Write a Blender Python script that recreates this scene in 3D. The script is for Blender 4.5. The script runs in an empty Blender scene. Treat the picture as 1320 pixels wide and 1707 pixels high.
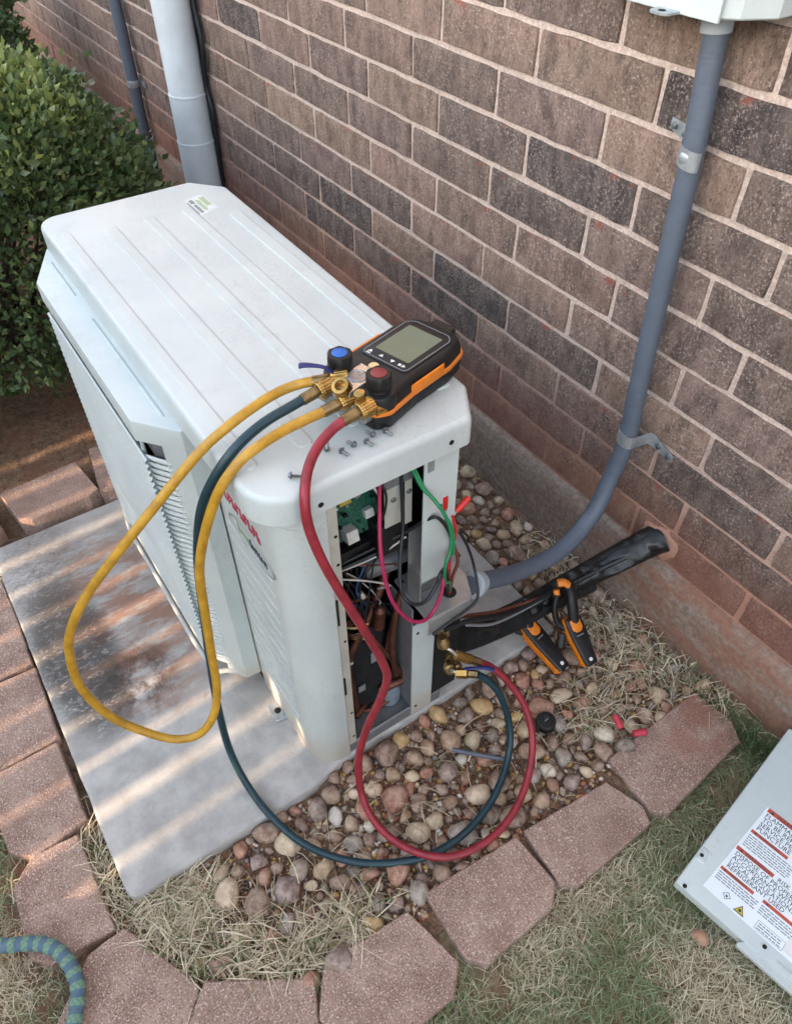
import bpy, math, random
import numpy as np
from mathutils import Vector, Matrix, noise

random.seed(7)
rng = np.random.default_rng(11)
scene = bpy.context.scene
COL = scene.collection
R_ = math.radians

# ------------------------------------------------------------------ camera
cam_data = bpy.data.cameras.new('camera')
cam_data.sensor_fit = 'VERTICAL'
cam_data.sensor_height = 36.0
cam_data.lens = 26.264
cam_data.clip_start = 0.02
cam_data.clip_end = 500
cam = bpy.data.objects.new('camera', cam_data)
COL.objects.link(cam)
right = Vector((0.55898484, 0.82917113, -0.00334335))
down = Vector((0.59463686, -0.4036774, -0.69530681))
fwd = Vector((-0.57787797, 0.38667789, -0.71870526))
m3 = Matrix((right, -down, -fwd)).transposed()
cam.matrix_world = Matrix.Translation((2.07384, -0.96506, 1.29494)) @ m3.to_4x4()
scene.camera = cam

# ------------------------------------------------------------------ sky, sun, exposure
SUN_EL = 11.0
world = bpy.data.worlds.new('World')
scene.world = world
world.use_nodes = True
wn = world.node_tree
wn.nodes.clear()
sky = wn.nodes.new('ShaderNodeTexSky')
sky.sky_type = 'NISHITA'
sky.sun_disc = False
sky.sun_elevation = R_(SUN_EL)
sky.sun_rotation = R_(180 - 3)
sky.air_density = 1.0
sky.dust_density = 2.0
sky.ozone_density = 1.9
bg = wn.nodes.new('ShaderNodeBackground')
bg.inputs['Strength'].default_value = 0.15
wo = wn.nodes.new('ShaderNodeOutputWorld')
hs = wn.nodes.new('ShaderNodeHueSaturation')      # thin haze: a paler, less saturated blue overhead
hs.inputs['Saturation'].default_value = 0.50
wn.links.new(sky.outputs[0], hs.inputs['Color'])
wn.links.new(hs.outputs[0], bg.inputs[0])
wn.links.new(bg.outputs[0], wo.inputs[0])

sd = bpy.data.lights.new('sun', 'SUN')
sd.energy = 2.0
sd.angle = R_(0.55)
sd.color = (1.0, 0.72, 0.48)
sun = bpy.data.objects.new('sun', sd)
COL.objects.link(sun)
az = R_(93)                                   # the light travels towards the house wall
ld = Vector((math.cos(az) * math.cos(R_(SUN_EL)), math.sin(az) * math.cos(R_(SUN_EL)), -math.sin(R_(SUN_EL))))
sun.rotation_euler = ld.to_track_quat('-Z', 'Y').to_euler()
sun.location = (1, -6, 3)

scene.view_settings.view_transform = 'Standard'
scene.view_settings.look = 'None'
scene.view_settings.gamma = 1.0
scene.view_settings.exposure = 2.88
scene.view_settings.use_curve_mapping = False
scene.render.engine = 'CYCLES'
scene.cycles.max_bounces = 6
scene.cycles.use_denoising = True

# ------------------------------------------------------------------ helpers
def L(h):
    h = h.lstrip('#')
    out = []
    for i in (0, 2, 4):
        c = int(h[i:i + 2], 16) / 255
        out.append(c / 12.92 if c <= 0.04045 else ((c + 0.055) / 1.055) ** 2.4)
    return tuple(out) + (1.0,)

class N:
    """a small wrapper to write node materials"""
    def __init__(s, name):
        s.m = bpy.data.materials.new(name)
        s.m.use_nodes = True
        s.t = s.m.node_tree
        s.b = s.t.nodes['Principled BSDF']
        s.pos = None
    def n(s, typ, **kw):
        nd = s.t.nodes.new(typ)
        for k, v in kw.items():
            if k.startswith('i_'):
                s.set(nd.inputs[int(k[2:])] if k[2:].isdigit() else nd.inputs[k[2:]], v)
            else:
                setattr(nd, k, v)
        return nd
    def set(s, sock, v):
        if isinstance(v, bpy.types.NodeSocket):
            s.t.links.new(v, sock)
        else:
            sock.default_value = v
    def P(s, obj=False):
        if obj:
            return s.n('ShaderNodeTexCoord').outputs['Object']
        if s.pos is None:
            s.pos = s.n('ShaderNodeNewGeometry').outputs['Position']
        return s.pos
    def mapped(s, scale, loc=(0, 0, 0), rot=(0, 0, 0), obj=False):
        mp = s.n('ShaderNodeMapping')
        mp.inputs['Scale'].default_value = scale
        mp.inputs['Location'].default_value = loc
        mp.inputs['Rotation'].default_value = rot
        s.t.links.new(s.P(obj), mp.inputs['Vector'])
        return mp.outputs[0]
    def noise(s, scale, detail=4, rough=0.6, vec=None, dist=0.0):
        nd = s.n('ShaderNodeTexNoise')
        nd.inputs['Scale'].default_value = scale
        nd.inputs['Detail'].default_value = detail
        nd.inputs['Roughness'].default_value = rough
        nd.inputs['Distortion'].default_value = dist
        s.t.links.new(vec if vec is not None else s.P(), nd.inputs['Vector'])
        return nd.outputs['Fac']
    def voro(s, scale, vec=None, feature='F1', out='Distance'):
        nd = s.n('ShaderNodeTexVoronoi', feature=feature)
        nd.inputs['Scale'].default_value = scale
        s.t.links.new(vec if vec is not None else s.P(), nd.inputs['Vector'])
        return nd.outputs[out]
    def ramp(s, fac, a, b, va=0.0, vb=1.0):
        nd = s.n('ShaderNodeMapRange')
        nd.interpolation_type = 'SMOOTHSTEP'
        nd.inputs['From Min'].default_value = a
        nd.inputs['From Max'].default_value = b
        nd.inputs['To Min'].default_value = va
        nd.inputs['To Max'].default_value = vb
        s.t.links.new(fac, nd.inputs['Value'])
        return nd.outputs['Result']
    def math(s, op, a, b=0.0, c=0.0):
        nd = s.n('ShaderNodeMath', operation=op)
        s.set(nd.inputs[0], a); s.set(nd.inputs[1], b); s.set(nd.inputs[2], c)
        return nd.outputs[0]
    def mix(s, fac, a, b, blend='MIX'):
        nd = s.n('ShaderNodeMix', data_type='RGBA', blend_type=blend)
        s.set(nd.inputs[0], fac); s.set(nd.inputs[6], a); s.set(nd.inputs[7], b)
        return nd.outputs[2]
    def sep(s, vec=None):
        nd = s.n('ShaderNodeSeparateXYZ')
        s.t.links.new(vec if vec is not None else s.P(), nd.inputs[0])
        return nd.outputs
    def blob(s, x, y, rx, ry, soft=0.5):
        """1 inside an ellipse of the ground plane, fading out"""
        o = s.sep()
        dx = s.math('DIVIDE', s.math('SUBTRACT', o[0], x), rx)
        dy = s.math('DIVIDE', s.math('SUBTRACT', o[1], y), ry)
        r2 = s.math('ADD', s.math('MULTIPLY', dx, dx), s.math('MULTIPLY', dy, dy))
        return s.ramp(r2, 1.0, soft * soft)
    def bump(s, h, strength=0.4, dist=0.002):
        nd = s.n('ShaderNodeBump')
        nd.inputs['Strength'].default_value = strength
        nd.inputs['Distance'].default_value = dist
        s.set(nd.inputs['Height'], h)
        s.t.links.new(nd.outputs[0], s.b.inputs['Normal'])
    def col(s, c): s.set(s.b.inputs['Base Color'], c)
    def rough(s, v): s.set(s.b.inputs['Roughness'], v)
    def metal(s, v): s.set(s.b.inputs['Metallic'], v)

MATS = {}
def plain(name, c, rough=0.5, metal=0.0, var=0.12, scale=60, bump=0.0, bscale=400, c2=None):
    """a painted, plastic or metal surface with slight mottling, dust and relief"""
    q = N(name)
    base = L(c) if isinstance(c, str) else c
    dk = tuple(x * (1 - var) for x in base[:3]) + (1,)
    c2 = L(c2) if c2 else tuple(min(1, x * (1 + var)) for x in base[:3]) + (1,)
    f = q.noise(scale, 5, 0.65)
    q.col(q.mix(q.ramp(f, 0.32, 0.68), dk, c2))
    q.rough(q.ramp(q.noise(scale * 0.6, 4), 0.3, 0.7, max(0.02, rough - 0.08), min(1, rough + 0.08)))
    q.metal(metal)
    if bump:
        q.bump(q.noise(bscale, 3), bump, 0.001)
    MATS[name] = q.m
    return q.m

class MB:
    """collects shapes into one mesh (world coordinates)"""
    def __init__(s):
        s.v = []; s.f = []; s.mi = []; s.cur = 0
    def add(s, vs, fs):
        o = len(s.v)
        s.v.extend([tuple(p) for p in vs])
        for f in fs:
            s.f.append(tuple(i + o for i in f)); s.mi.append(s.cur)
    def box(s, lo, hi, M=None):
        x0, y0, z0 = lo; x1, y1, z1 = hi
        vs = [Vector(p) for p in ((x0,y0,z0),(x1,y0,z0),(x1,y1,z0),(x0,y1,z0),(x0,y0,z1),(x1,y0,z1),(x1,y1,z1),(x0,y1,z1))]
        if M is not None: vs = [M @ p for p in vs]
        s.add(vs, [(0,3,2,1),(4,5,6,7),(0,1,5,4),(1,2,6,5),(2,3,7,6),(3,0,4,7)])
        return s
    def rings(s, rings, cap0=True, cap1=True, M=None):
        """skin a list of equally long closed loops"""
        n = len(rings[0])
        vs = [Vector(p) for r in rings for p in r]
        if M is not None: vs = [M @ p for p in vs]
        fs = []
        for i in range(len(rings) - 1):
            for j in range(n):
                k = (j + 1) % n
                fs.append((i*n+j, i*n+k, (i+1)*n+k, (i+1)*n+j))
        if cap0: fs.append(tuple(reversed(range(n))))
        if cap1: fs.append(tuple(range((len(rings)-1)*n, len(rings)*n)))
        s.add(vs, fs)
        return s
    def slab(s, poly, prof, M=None, cap0=True, cap1=True):
        """poly: ccw xy outline; prof: (inset, z) from bottom to top"""
        return s.rings([[(p[0], p[1], z) for p in inset(poly, d)] for d, z in prof], cap0, cap1, M)
    def tube(s, path, r, n=12, caps=True, res=0, flat=1.0):
        pts = smooth(path, res) if res else [Vector(p) for p in path]
        rad = r if callable(r) else (lambda t: r)
        T = []
        for i in range(len(pts)):
            a = pts[max(0, i-1)]; b = pts[min(len(pts)-1, i+1)]
            T.append((b - a).normalized())
        up = Vector((0, 0, 1)) if abs(T[0].z) < 0.9 else Vector((0, 1, 0))
        U = (up - T[0] * up.dot(T[0])).normalized()
        rings = []
        for i, p in enumerate(pts):
            U = (U - T[i] * U.dot(T[i])).normalized()
            V = T[i].cross(U)
            rr = rad(i / max(1, len(pts) - 1))
            rings.append([p + U * (rr * flat * math.cos(2*math.pi*j/n)) + V * (rr * math.sin(2*math.pi*j/n)) for j in range(n)])
        return s.rings(rings, caps, caps)
    def lathe(s, a, b, prof, n=20, wob=None):
        """revolve (t along a->b in metres, radius) about the axis a->b"""
        a = Vector(a); T = (Vector(b) - a).normalized()
        up = Vector((0, 0, 1)) if abs(T.z) < 0.9 else Vector((0, 1, 0))
        U = (up - T * up.dot(T)).normalized(); V = T.cross(U)
        rings = []
        for t, r in prof:
            rings.append([a + T*t + (U*math.cos(2*math.pi*j/n) + V*math.sin(2*math.pi*j/n)) * (r * (wob(j) if wob else 1)) for j in range(n)])
        return s.rings(rings)
    def build(s, name, mat, parent=None, smooth_angle=35, bevel=0, seg=2, loc=None, label=None):
        me = bpy.data.meshes.new(name)
        off = Vector(parent.location) if parent is not None else (Vector(loc) if loc else Vector())
        up = parent.parent if parent is not None else None
        while up is not None:
            off = off + Vector(up.location); up = up.parent
        me.from_pydata([tuple(Vector(p) - off) for p in s.v], [], s.f)
        for m in (mat if isinstance(mat, (list, tuple)) else [mat]):
            me.materials.append(MATS[m] if isinstance(m, str) else m)
        if any(s.mi): me.polygons.foreach_set('material_index', s.mi)
        if smooth_angle:
            me.shade_smooth()
            me.set_sharp_from_angle(angle=R_(smooth_angle))
        me.validate()
        o = bpy.data.objects.new(name, me)
        COL.objects.link(o)
        if parent is not None: o.parent = parent
        elif loc: o.location = loc
        if bevel:
            bv = o.modifiers.new('bevel', 'BEVEL')
            bv.width = bevel; bv.segments = seg; bv.limit_method = 'ANGLE'; bv.angle_limit = R_(40)
            bv.harden_normals = False
        if label: o['label'] = label
        return o

def inset(poly, d):
    if d == 0: return poly
    n = len(poly); out = []
    for i in range(n):
        a = Vector(poly[i-1][:2]); p = Vector(poly[i][:2]); b = Vector(poly[(i+1) % n][:2])
        e0 = (p - a).normalized(); e1 = (b - p).normalized()
        n0 = Vector((-e0.y, e0.x)); n1 = Vector((-e1.y, e1.x))
        m = (n0 + n1)
        m = m / max(0.3, m.dot(m) / 2)
        q = p + m * d
        out.append((q.x, q.y))
    return out

def rounded(corners, n=6):
    """corners: (x, y, radius) ccw -> outline with rounded corners"""
    out = []
    m = len(corners)
    for i in range(m):
        x, y, r = corners[i]
        p = Vector((x, y)); a = Vector(corners[i-1][:2]); b = Vector(corners[(i+1) % m][:2])
        if r <= 0: out.append((x, y)); continue
        u = (a - p).normalized(); w = (b - p).normalized()
        ang = u.angle(w); t = r / math.tan(ang / 2)
        c = p + (u + w).normalized() * (r / math.sin(ang / 2))
        s0 = p + u * t - c; s1 = p + w * t - c
        a0 = math.atan2(s0.y, s0.x); a1 = math.atan2(s1.y, s1.x)
        while a1 < a0: a1 += 2 * math.pi
        if a1 - a0 > math.pi: a1 -= 2 * math.pi
        for k in range(n + 1):
            t_ = a0 + (a1 - a0) * k / n
            out.append((c.x + r * math.cos(t_), c.y + r * math.sin(t_)))
    return out

def smooth(path, res):
    """Catmull-Rom through the points, res samples per span"""
    P = [Vector(p) for p in path]
    out = []
    for i in range(len(P) - 1):
        p0 = P[max(0, i-1)]; p1 = P[i]; p2 = P[i+1]; p3 = P[min(len(P)-1, i+2)]
        for k in range(res):
            t = k / res
            out.append(0.5 * ((2*p1) + (p2-p0)*t + (2*p0-5*p1+4*p2-p3)*t*t + (3*p1-p0-3*p2+p3)*t**3))
    out.append(P[-1])
    return out

def tag(o, label=None, cat=None, group=None, kind=None):
    if label: o['label'] = label
    if cat: o['category'] = cat
    if group: o['group'] = group
    if kind: o['kind'] = kind
    return o

def thing(name, label, cat, loc=(0, 0, 0), group=None):
    o = bpy.data.objects.new(name, None)
    o.empty_display_size = 0.05
    COL.objects.link(o)
    o.location = loc
    return tag(o, label, cat, group)

def copy_tree(o, parent=None):
    c = o.copy(); COL.objects.link(c); c.parent = parent
    for ch in [x for x in bpy.data.objects if x.parent == o]: copy_tree(ch, c)
    return c

def mesh_np(name, V, F, mat, col=None, smooth_on=True):
    """big meshes from numpy; F is an (n, k) array of equal faces"""
    me = bpy.data.meshes.new(name)
    F = np.asarray(F, dtype=np.int32); k = F.shape[1]
    me.vertices.add(len(V)); me.vertices.foreach_set('co', np.asarray(V, dtype=np.float32).ravel())
    me.loops.add(F.size); me.loops.foreach_set('vertex_index', F.ravel())
    me.polygons.add(len(F))
    me.polygons.foreach_set('loop_start', np.arange(0, F.size, k, dtype=np.int32))
    me.polygons.foreach_set('loop_total', np.full(len(F), k, dtype=np.int32))
    if smooth_on: me.polygons.foreach_set('use_smooth', np.ones(len(F), dtype=bool))
    if col is not None:
        a = me.color_attributes.new('tint', 'FLOAT_COLOR', 'POINT')
        a.data.foreach_set('color', np.asarray(col, dtype=np.float32).ravel())
    me.update(calc_edges=True); me.validate()
    me.materials.append(MATS[mat])
    o = bpy.data.objects.new(name, me); COL.objects.link(o)
    return o
# ------------------------------------------------------------------ materials
# bricks: every brick brings its own body colour, the material adds streaks, specks, chipped red edges and clay dust
q = N('brick')
oc = q.n('ShaderNodeObjectInfo').outputs['Color']
st = q.noise(34, 6, 0.72, q.mapped((1.0, 1.0, 0.42)))
fine = q.noise(420, 3, 0.75)
big = q.noise(20, 4, 0.65, q.mapped((1.0, 1.0, 0.6), (7.3, 0, 1.9)))
c = q.mix(q.ramp(st, 0.34, 0.66), q.mix(0.40, oc, L('#3b3231')), q.mix(0.30, oc, L('#b09a90')))
c = q.mix(q.ramp(big, 0.50, 0.66, 0.0, 0.55), c, L('#453a36'))
pale = q.math('MULTIPLY', q.ramp(q.noise(190, 4, 0.8), 0.50, 0.64), q.ramp(q.noise(17, 3), 0.34, 0.62, 0.2, 1.0))
c = q.mix(q.math('MULTIPLY', pale, 0.62), c, L('#cbb9ac'))
c = q.mix(q.ramp(q.noise(300, 3, 0.7, q.mapped((1, 1, 0.5), (4.1, 2.3, 0.7))), 0.46, 0.34, 0.0, 0.6), c, L('#2f2522'))
gz = q.sep(q.P(True))[2]
edge = q.math('MULTIPLY', q.ramp(gz, 0.0225, 0.030), q.ramp(q.noise(13, 4, 0.75), 0.58, 0.64))
c = q.mix(q.math('MULTIPLY', edge, 0.75), c, L('#93503f'))
wz = q.sep()[2]
wx = q.sep()[0]
clay = q.math('MULTIPLY', q.ramp(q.math('ADD', wz, q.math('MULTIPLY', q.noise(9, 4, 0.6), -0.22)), 0.28, 0.06), 0.55)
c = q.mix(clay, c, L('#8d5540'))
q.col(c)
q.rough(0.92)
q.bump(q.math('ADD', q.math('MULTIPLY', st, 0.7), fine), 0.9, 0.004)
MATS['brick'] = q.m

q = N('mortar')
f = q.noise(180, 5, 0.7)
c = q.mix(q.ramp(f, 0.3, 0.7), L('#ab978b'), L('#d3c1b5'))
c = q.mix(q.ramp(q.noise(12, 3), 0.5, 0.75, 0, 0.5), c, L('#8f7c76'))
wz = q.sep()[2]
clay = q.math('MULTIPLY', q.ramp(q.math('ADD', wz, q.math('MULTIPLY', q.noise(7, 4, 0.6), -0.26)), 0.36, 0.08), 0.75)
c = q.mix(clay, c, L('#a06a52'))
q.col(c); q.rough(0.95)
q.bump(f, 0.8, 0.003)
MATS['mortar'] = q.m

q = N('foundation_concrete')
st = q.noise(7, 6, 0.65, q.mapped((1.0, 1.0, 3.0)))
f = q.noise(90, 5, 0.7)
c = q.mix(q.ramp(f, 0.3, 0.7), L('#6d6057'), L('#978a7e'))
o = q.sep()
redx = q.ramp(o[0], 1.15, 1.65)
farx = q.ramp(o[0], 0.2, -0.6)
red = q.math('MAXIMUM', redx, farx)
red = q.math('MULTIPLY', q.math('ADD', q.math('MULTIPLY', red, 0.75), 0.28), q.ramp(st, 0.36, 0.62))
c = q.mix(q.math('MULTIPLY', red, 0.7), c, L('#865640'))
c = q.mix(q.ramp(q.noise(24, 4, 0.7), 0.60, 0.72, 0, 0.5), c, L('#a99d92'))
q.col(c); q.rough(0.93)
q.bump(q.math('ADD', f, q.math('MULTIPLY', st, 1.5)), 0.6, 0.004)
MATS['foundation_concrete'] = q.m

q = N('pad_concrete')
f = q.noise(240, 4, 0.7)
md = q.noise(14, 5, 0.65)
c = q.mix(q.ramp(md, 0.3, 0.7), L('#96938f'), L('#b3b0ab'))
c = q.mix(q.ramp(f, 0.58, 0.70, 0, 0.3), c, L('#6a6866'))
# rusty clay wash towards the middle, and the wind-blown dark mildew by the outer edge
st = q.noise(26, 5, 0.7, q.mapped((1.0, 0.35, 1.0)))
rust = q.math('MULTIPLY', q.blob(0.98, -0.92, 0.36, 0.18, 0.3), q.ramp(st, 0.38, 0.58))
c = q.mix(q.math('MULTIPLY', rust, 0.8), c, L('#8a6048'))
rust2 = q.math('MULTIPLY', q.blob(1.15, -0.95, 0.12, 0.10, 0.2), q.ramp(q.noise(20, 5, 0.7), 0.36, 0.60))
c = q.mix(q.math('MULTIPLY', rust2, 0.95), c, L('#4f382d'))
hair = q.noise(95, 6, 0.8, q.mapped((1.0, 0.5, 1.0), rot=(0, 0, 0.5)), 1.2)
mil = q.math('MULTIPLY', q.blob(1.02, -1.030, 0.27, 0.095, 0.5), q.ramp(hair, 0.33, 0.50))
c = q.mix(q.math('MULTIPLY', mil, 0.85), c, L('#35312e'))
drt = q.math('MULTIPLY', q.blob(0.80, -1.02, 0.25, 0.12, 0.3), q.ramp(hair, 0.42, 0.62))
c = q.mix(q.math('MULTIPLY', drt, 0.7), c, L('#6e6258'))
spk = q.math('MULTIPLY', q.ramp(q.voro(13), 0.16, 0.08), q.ramp(q.noise(9, 2), 0.54, 0.60))
c = q.mix(q.math('MULTIPLY', spk, 0.8), c, L('#6b5140'))
q.col(c); q.rough(0.85)
q.bump(q.math('ADD', f, q.math('MULTIPLY', md, 0.5)), 0.35, 0.002)
MATS['pad_concrete'] = q.m

q = N('paver')
f = q.noise(300, 3, 0.75)
c = q.mix(q.ramp(q.noise(20, 4), 0.3, 0.7), L('#917466'), L('#af9384'))
c = q.mix(q.ramp(q.noise(360, 3), 0.55, 0.63, 0, 0.75), c, L('#dfcdc2'))
c = q.mix(q.ramp(q.noise(380, 3, 0.5, q.mapped((1, 1, 1), (3.1, 1.7, 0.3))), 0.58, 0.64, 0, 0.7), c, L('#553c34'))
c = q.mix(q.ramp(q.noise(6, 4), 0.52, 0.72, 0, 0.5), c, L('#8a6f60'))
o = q.sep()
c = q.mix(q.math('MULTIPLY', q.blob(1.80, -0.10, 0.12, 0.14, 0.4), q.ramp(q.noise(15, 4), 0.35, 0.6, 0, 0.6)), c, L('#8f5a45'))
q.col(c); q.rough(0.92)
q.bump(f, 0.8, 0.004)
MATS['paver'] = q.m

q = N('soil')
f = q.noise(60, 6, 0.72)
c = q.mix(q.ramp(f, 0.3, 0.7), L('#55402f'), L('#8f735c'))
c = q.mix(q.ramp(q.noise(11, 4), 0.45, 0.7, 0, 0.7), c, L('#7d5640'))
c = q.mix(q.ramp(q.noise(330, 2), 0.58, 0.68, 0, 0.6), c, L('#b09880'))
q.col(c); q.rough(0.97)
q.bump(f, 0.9, 0.01)
MATS['soil'] = q.m

q = N('lawn_soil')
f = q.noise(70, 6, 0.72)
c = q.mix(q.ramp(f, 0.3, 0.7), L('#6b5c46'), L('#9c8b6c'))
c = q.mix(q.ramp(q.noise(9, 4), 0.55, 0.7, 0, 0.7), c, L('#6b4432'))
q.col(c); q.rough(0.97); q.bump(f, 0.9, 0.008)
MATS['lawn_soil'] = q.m

q = N('stone')
oc = q.n('ShaderNodeObjectInfo').outputs['Color']
f = q.noise(70, 5, 0.65)
c = q.mix(q.ramp(f, 0.3, 0.7), q.mix(0.35, oc, L('#4a3a30')), q.mix(0.35, oc, L('#e2d2be')))
c = q.mix(q.ramp(q.noise(26, 3, 0.6, q.mapped((1, 1, 2.5), rot=(0.6, 0.3, 0.8))), 0.55, 0.66, 0, 0.45), c, L('#8c6a58'))
c = q.mix(q.ramp(q.noise(600, 2), 0.62, 0.7, 0, 0.4), c, L('#e0d4c4'))
q.col(c); q.rough(q.ramp(f, 0.3, 0.7, 0.6, 0.85)); q.bump(f, 0.35, 0.002)
MATS['stone'] = q.m

def tinted(name, rough, trans=0.0):
    q = N(name)
    a = q.n('ShaderNodeVertexColor', layer_name='tint').outputs['Color']
    c = q.mix(q.ramp(q.noise(300, 3), 0.3, 0.7, 0, 0.3), a, q.mix(0.5, a, (0.02, 0.02, 0.01, 1)))
    q.col(c); q.rough(rough)
    if trans:
        tr = q.n('ShaderNodeBsdfTranslucent'); q.t.links.new(c, tr.inputs['Color'])
        ms = q.n('ShaderNodeMixShader'); ms.inputs[0].default_value = trans
        q.t.links.new(q.b.outputs[0], ms.inputs[1]); q.t.links.new(tr.outputs[0], ms.inputs[2])
        q.t.links.new(ms.outputs[0], q.t.nodes['Material Output'].inputs['Surface'])
    MATS[name] = q.m
tinted('grass', 0.75, 0.25)
tinted('leaf', 0.36, 0.25)
tinted('pebble', 0.8)

# painted sheet metal: faintly dusty, with dirt settled on it
q = N('white_enamel')
c = q.mix(q.ramp(q.noise(5, 5, 0.6), 0.3, 0.7), L('#b2bbbb'), L('#bdc5c3'))
dirt = q.math('MULTIPLY', q.ramp(q.noise(150, 6, 0.8), 0.52, 0.66), q.ramp(q.noise(6, 4, 0.6), 0.44, 0.64))
c = q.mix(q.math('MULTIPLY', dirt, 0.42), c, L('#8f8a7a'))
run = q.math('MULTIPLY', q.ramp(q.noise(30, 5, 0.7, q.mapped((1.0, 1.0, 0.08))), 0.52, 0.70), q.ramp(q.noise(3, 3), 0.40, 0.62))
c = q.mix(q.math('MULTIPLY', run, 0.22), c, L('#9b9484'))
low = q.math('MULTIPLY', q.ramp(q.math('ADD', q.sep()[2], q.math('MULTIPLY', q.noise(20, 4), -0.12)), 0.09, -0.03), q.ramp(q.sep()[0], 1.60, 1.55, 0.0, 0.55))
c = q.mix(low, c, L('#a3917c'))
c = q.mix(q.ramp(q.noise(520, 2), 0.66, 0.74, 0, 0.4), c, L('#9c9787'))
q.col(c); q.rough(q.ramp(q.noise(12, 4), 0.3, 0.7, 0.36, 0.52)); q.bump(q.noise(900, 2), 0.05, 0.0004)
MATS['white_enamel'] = q.m

plain('cream_metal', '#aeaca2', 0.45, 0.0, 0.08, 20)
plain('grey_metal', '#9a9c9c', 0.42, 0.55, 0.1, 40)
plain('galvanised', '#a9afb3', 0.40, 0.6, 0.15, 60, 0.1, 300)
plain('dark_cavity', '#0c0d0e', 0.85, 0, 0.2, 20)
plain('black_foam', '#0e0f10', 0.9, 0, 0.25, 50, 0.3, 300)
plain('black_plastic', '#0e0f11', 0.5, 0, 0.15, 80, 0.08, 700)
plain('black_tape', '#0e1012', 0.34, 0, 0.25, 35, 1.0, 55)
plain('orange_plastic', '#d2771d', 0.45, 0, 0.08, 60)
plain('copper', '#684437', 0.5, 0.8, 0.3, 45, 0.1)
plain('brass', '#b08e52', 0.30, 0.95, 0.2, 70, 0.05, 500)
plain('brass_dark', '#8a7450', 0.38, 0.9, 0.25, 70, 0.05, 500)
plain('steel', '#9a9c9e', 0.38, 0.75, 0.2, 200)
plain('screw_steel', '#868c90', 0.35, 0.8, 0.2, 400)
plain('chrome', '#c9c9c4', 0.25, 0.8, 0.1, 90)
plain('yellow_rubber', '#a87c1c', 0.45, 0, 0.16, 38, 0.1, 300, c2='#bd9029')
plain('teal_rubber', '#10323b', 0.40, 0, 0.14, 45, 0.06, 500)
plain('red_rubber', '#84222e', 0.42, 0, 0.20, 45, 0.06, 500)
plain('conduit_grey', '#555d69', 0.5, 0, 0.06, 30, 0.04, 500)
plain('pvc_light', '#a2aab0', 0.5, 0, 0.06, 20)
plain('downspout_paint', '#c9d0d4', 0.45, 0, 0.06, 12, 0.04, 400)
plain('red_plastic', '#c3261d', 0.4, 0, 0.08, 90)
plain('pink_cap', '#b8384a', 0.45, 0, 0.1, 90)
plain('magenta_wire', '#9c1f4c', 0.45, 0, 0.1, 90)
plain('green_wire', '#177a4c', 0.45, 0, 0.1, 90)
plain('black_wire', '#1b1e22', 0.45, 0, 0.1, 90)
plain('white_wire', '#b9b9b4', 0.45, 0, 0.1, 90)
plain('brown_wire', '#6b3f30', 0.5, 0, 0.1, 90)
plain('pcb_green', '#15483a', 0.45, 0, 0.35, 260, c2='#2a6b55')
plain('pcb_white', '#c4c6c0', 0.5, 0, 0.08, 90)
plain('pcb_yellow', '#b09a3c', 0.5, 0, 0.1, 90)
plain('pcb_blue', '#2a4b7a', 0.4, 0, 0.1, 90)
plain('blue_plastic', '#1f5fae', 0.4, 0, 0.08, 90)
plain('blue_vinyl', '#1c2460', 0.4, 0, 0.08, 90)
plain('dull_red_plastic', '#7a2d2f', 0.45, 0, 0.08, 90)
plain('button_cream', '#d8b98a', 0.5, 0, 0.05, 90)
plain('lcd', '#616b5a', 0.22, 0, 0.05, 14)
plain('print_white', '#d8d8d4', 0.5, 0, 0.03, 50)
plain('print_grey', '#7d8184', 0.5, 0, 0.05, 300)
plain('print_dark', '#2f3a40', 0.55, 0, 0.05, 50)
plain('print_red', '#b03a4a', 0.55, 0, 0.05, 50)
plain('print_orange', '#b3503a', 0.5, 0, 0.1, 200)
plain('print_yellow', '#b9a92f', 0.5, 0, 0.05, 50)
plain('print_green', '#9bae8c', 0.55, 0, 0.2, 500)
plain('label_paper', '#dde4e8', 0.4, 0, 0.03, 20)
plain('chip_wood', '#9b7a62', 0.85, 0, 0.2, 80, 0.3, 200)
plain('bark', '#4a4036', 0.9, 0, 0.3, 60, 0.5, 200)
plain('fence_wood', '#8a7660', 0.85, 0, 0.2, 12, 0.3, 120)
plain('coil_fin', '#3a3c3d', 0.55, 0.4, 0.2, 100)
plain('plate_grey', '#77787a', 0.5, 0.3, 0.1, 40)
plain('clear_jacket', '#77838a', 0.4, 0, 0.2, 40)



plain('sticker_film', '#c3cccb', 0.3, 0, 0.05, 60)
# ------------------------------------------------------------------ the setting
def grid_patch(name, x0, x1, y0, y1, step, zfun, mat):
    nx = int((x1 - x0) / step) + 1; ny = int((y1 - y0) / step) + 1
    xs = np.linspace(x0, x1, nx); ys = np.linspace(y0, y1, ny)
    V = [(x, y, zfun(x, y)) for y in ys for x in xs]
    i = np.arange((nx - 1) * (ny - 1)); a = (i // (nx - 1)) * nx + i % (nx - 1)
    F = np.stack([a, a + 1, a + nx + 1, a + nx], 1)
    return mesh_np(name, V, F, mat)

def nz(x, y, s, seed=0.0): return noise.noise(Vector((x * s, y * s, seed)))

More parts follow.
